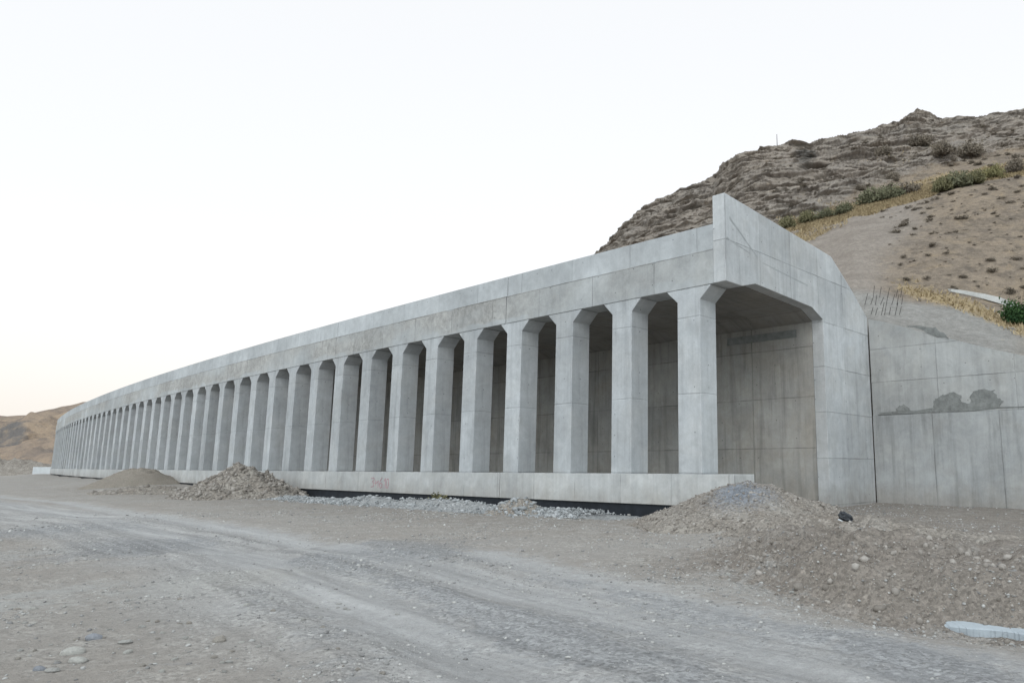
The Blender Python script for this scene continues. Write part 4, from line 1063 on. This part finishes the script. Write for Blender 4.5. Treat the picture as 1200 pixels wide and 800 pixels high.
BU = [(922, 264, 26, 'olive', 'olive shrub on the ledge right beside the portal crest'), (945, 257, 26, 'olive', 'second olive shrub from the portal crest along the grass ledge'), (968, 251, 24, 'green', 'small green shrub on the ledge above the widest dry grass'),
      (990, 246, 28, 'green', 'green shrub on the ledge left of the large bushy one'), (1024, 234, 34, 'green', 'large bushy green shrub near the middle of the ledge'), (1044, 229, 30, 'green', 'green shrub right against the large bushy one'), (1066, 222, 26, 'grey', 'grey-green shrub ending the middle row on the ledge'),
      (1104, 220, 30, 'olive', 'olive shrub starting the right hand row on the ledge'), (1122, 215, 34, 'green', 'big green shrub in the right hand row on the ledge'), (1143, 211, 28, 'olive', 'olive shrub between green and yellow ones on the right ledge'), (1163, 205, 30, 'yellow', 'yellow-green shrub at the right of the ledge row'),
      (1190, 198, 30, 'grey', 'grey shrub at the right frame edge above the ledge'), (1078, 166, 28, 'grey', 'dark grey shrub on the rocks below the round summit'), (1102, 178, 30, 'grey', 'grey shrub on the rocks right below the summit shoulder'), (1138, 178, 30, 'grey', 'wide grey shrub on the upper right rocks'), (1036, 178, 22, 'grey', 'grey shrub tucked in the rocks left of the summit'), (1046, 206, 16, 'grey', 'small dark shrub above the middle green shrubs'), (1008, 218, 14, 'grey', 'small dark shrub low in the grey rocks')]
for (px, py, wp, kd, lb) in BU:
    P, v = slope_v(px, py + 5, 2.8, 6.4); wm = wp * P[1] / 879.; shrub(P, wm, wm * .62, kd, lb, GB)
# small scrub cushions on the right slope
g = random.Random(31); cnt = 0
small = [(mesh_data('foliage', *leaf_cloud(420, .55, .5, .36, .09, 70 + q)[:2], M['leaf_grey'], leaf_cloud(420, .55, .5, .36, .09, 70 + q)[2]), None) for q in range(3)]
while cnt < 190:
    px = g.uniform(1000, 1225) if g.random() < .9 else g.uniform(960, 1060); v = g.uniform(2.0, 3.05)
    if px < 1080 and g.random() > sstep(1020, 1080, px) * .8 + .04: continue
    P = hill_point(px, v)[0]
    o = bpy.data.objects.new('scrub_cushion', g.choice(small)[0]); COL.objects.link(o); k = .2 + .75 * g.random() ** 2.6; o.scale = (k, k, k * .8); o.location = tuple(P - [0, 0, .03]); o.rotation_euler = (0, 0, g.uniform(0, 6))
    tag(o, '%s brown scrub on the slope %s, %s' % ('larger' if k > .5 else 'small' if k > .35 else 'tiny', 'right under the grass ledge' if v > 2.7 else 'halfway down' if v > 2.35 else 'low above the drain edge', 'near the right frame edge' if px > 1150 else 'left part' if px < 1080 else 'middle part'), 'scrub', 'scrub cushions on the right slope'); cnt += 1
for _ in range(110):
    px = g.uniform(900, 1225); v = g.uniform(4.0, 6.02); P = hill_point(px, v)[0]
    o = bpy.data.objects.new('scrub_cushion', g.choice(small)[0]); COL.objects.link(o); k = g.uniform(.4, 1.15); o.scale = (k, k, k * .8); o.location = tuple(P - [0, 0, .05]); o.rotation_euler = (0, 0, g.uniform(0, 6))
    tag(o, '%s grey scrub in the cliff, %s, %s' % ('large' if k > .9 else 'middling' if k > .6 else 'small', 'near the skyline' if v > 5.4 else 'halfway up' if v > 4.7 else 'low above the ledge', 'near the right frame edge' if px > 1150 else 'by the cave' if px < 1000 else 'below the round summit'), 'scrub', 'scrub cushions among the cliff rocks')
# dark green leafy bush at the right frame edge
P, v = slope_v(1193, 380); rootb = empty('leafy_bush', tuple(P), 'dark green leafy bush at the right frame edge above the retaining wall', 'bush')
V, Fc, t = leaf_cloud(2400, .75, .6, 1.15, .13, 5); o = mesh_from('foliage', V + P, Fc, M['leaf_dark'], rootb, attrs=dict(tone=t))
for i in range(9):
    a = i * .7; bar(P - [0, 0, .1], P + [math.cos(a) * .4, math.sin(a) * .3, .8 + .35 * (i % 3)], .015, M['twig'], rootb, 'stem', .4, 5)
# weed at the foot of the plinth
sW = s_at_px(533); Pw = G(sW, -.75, 0.); Pw[2] = float(gz(np.array([Pw[0]]), np.array([Pw[1]]))[0]) + .12
V, Fc, t = leaf_cloud(500, .5, .35, .40, .10, 9); tag(mesh_from('weed', V + Pw, Fc, M['leaf_olive'], attrs=dict(tone=t)), 'small green weed growing at the foot of the plinth', 'weed')

# dry grass on the ledge and slope fringe: uncountable
def grass():
    g = np.random.default_rng(3); n = 120000
    px = g.uniform(895, 1230, n); v = np.where(g.uniform(0, 1, n) < .72, 3.42 + g.normal(0, .36, n), g.uniform(1.2, 5.2, n))
    x, y, z = hill_base(px, np.clip(v, 1.1, 6)); rk, gr, ba, sh = hill_zones(px, np.clip(v, 1.1, 6), x, y, z)
    keep = g.uniform(0, 1, n) < np.clip(gr * 1.1 - .2, 0, 1) * (1 - rk * .8); px, v = px[keep], v[keep]
    P = hill_point(px, v); m = len(P); a = g.uniform(0, 6.28, m); hgt = g.uniform(.08, .26, m)
    d = np.stack([np.cos(a), np.sin(a), 0 * a], -1) * .045; tip = np.stack([g.normal(0, .10, m), g.normal(0, .10, m), hgt], -1)
    V = np.stack([P - d, P + d, P + tip], 1).reshape(-1, 3); tone = np.repeat(g.uniform(0, 1, m), 3)
    tag(mesh_from('dry_grass', V, np.arange(3 * m).reshape(-1, 3), M['dry'], attrs=dict(tone=tone)), kind='stuff')
grass()

# summit pole and small marker
P, v = slope_v(910.5, 172, 5.2, 6.1)
P = hill_point(910.5, 5.98)[0]
rt = empty('summit_pole', tuple(P), 'thin pole standing on the cliff top left of the dark cave', 'pole')
bar(P - [0, 0, .4], (P[0], P[1], ray(910.5, 157.5)[2] / ray(910.5, 157.5)[1] * P[1] + EYE), .05, M['steel'], rt, 'shaft', .6)
P = hill_point(890.5, 5.99)[0]
rt = empty('marker_post', tuple(P), 'short dark post with a square head on the cliff shoulder', 'marker')
zt = ray(890, 173)[2] / ray(890, 173)[1] * P[1] + EYE
bar(P - [0, 0, .4], (P[0], P[1], zt), .05, M['wood'], rt, 'post')
o = boxmesh('head', (0, 0, 0), (.30, .12, .24), 0, M['wood'], bev=.02); o.location = (0, 0, zt - P[2] + .06); o.parent = rt
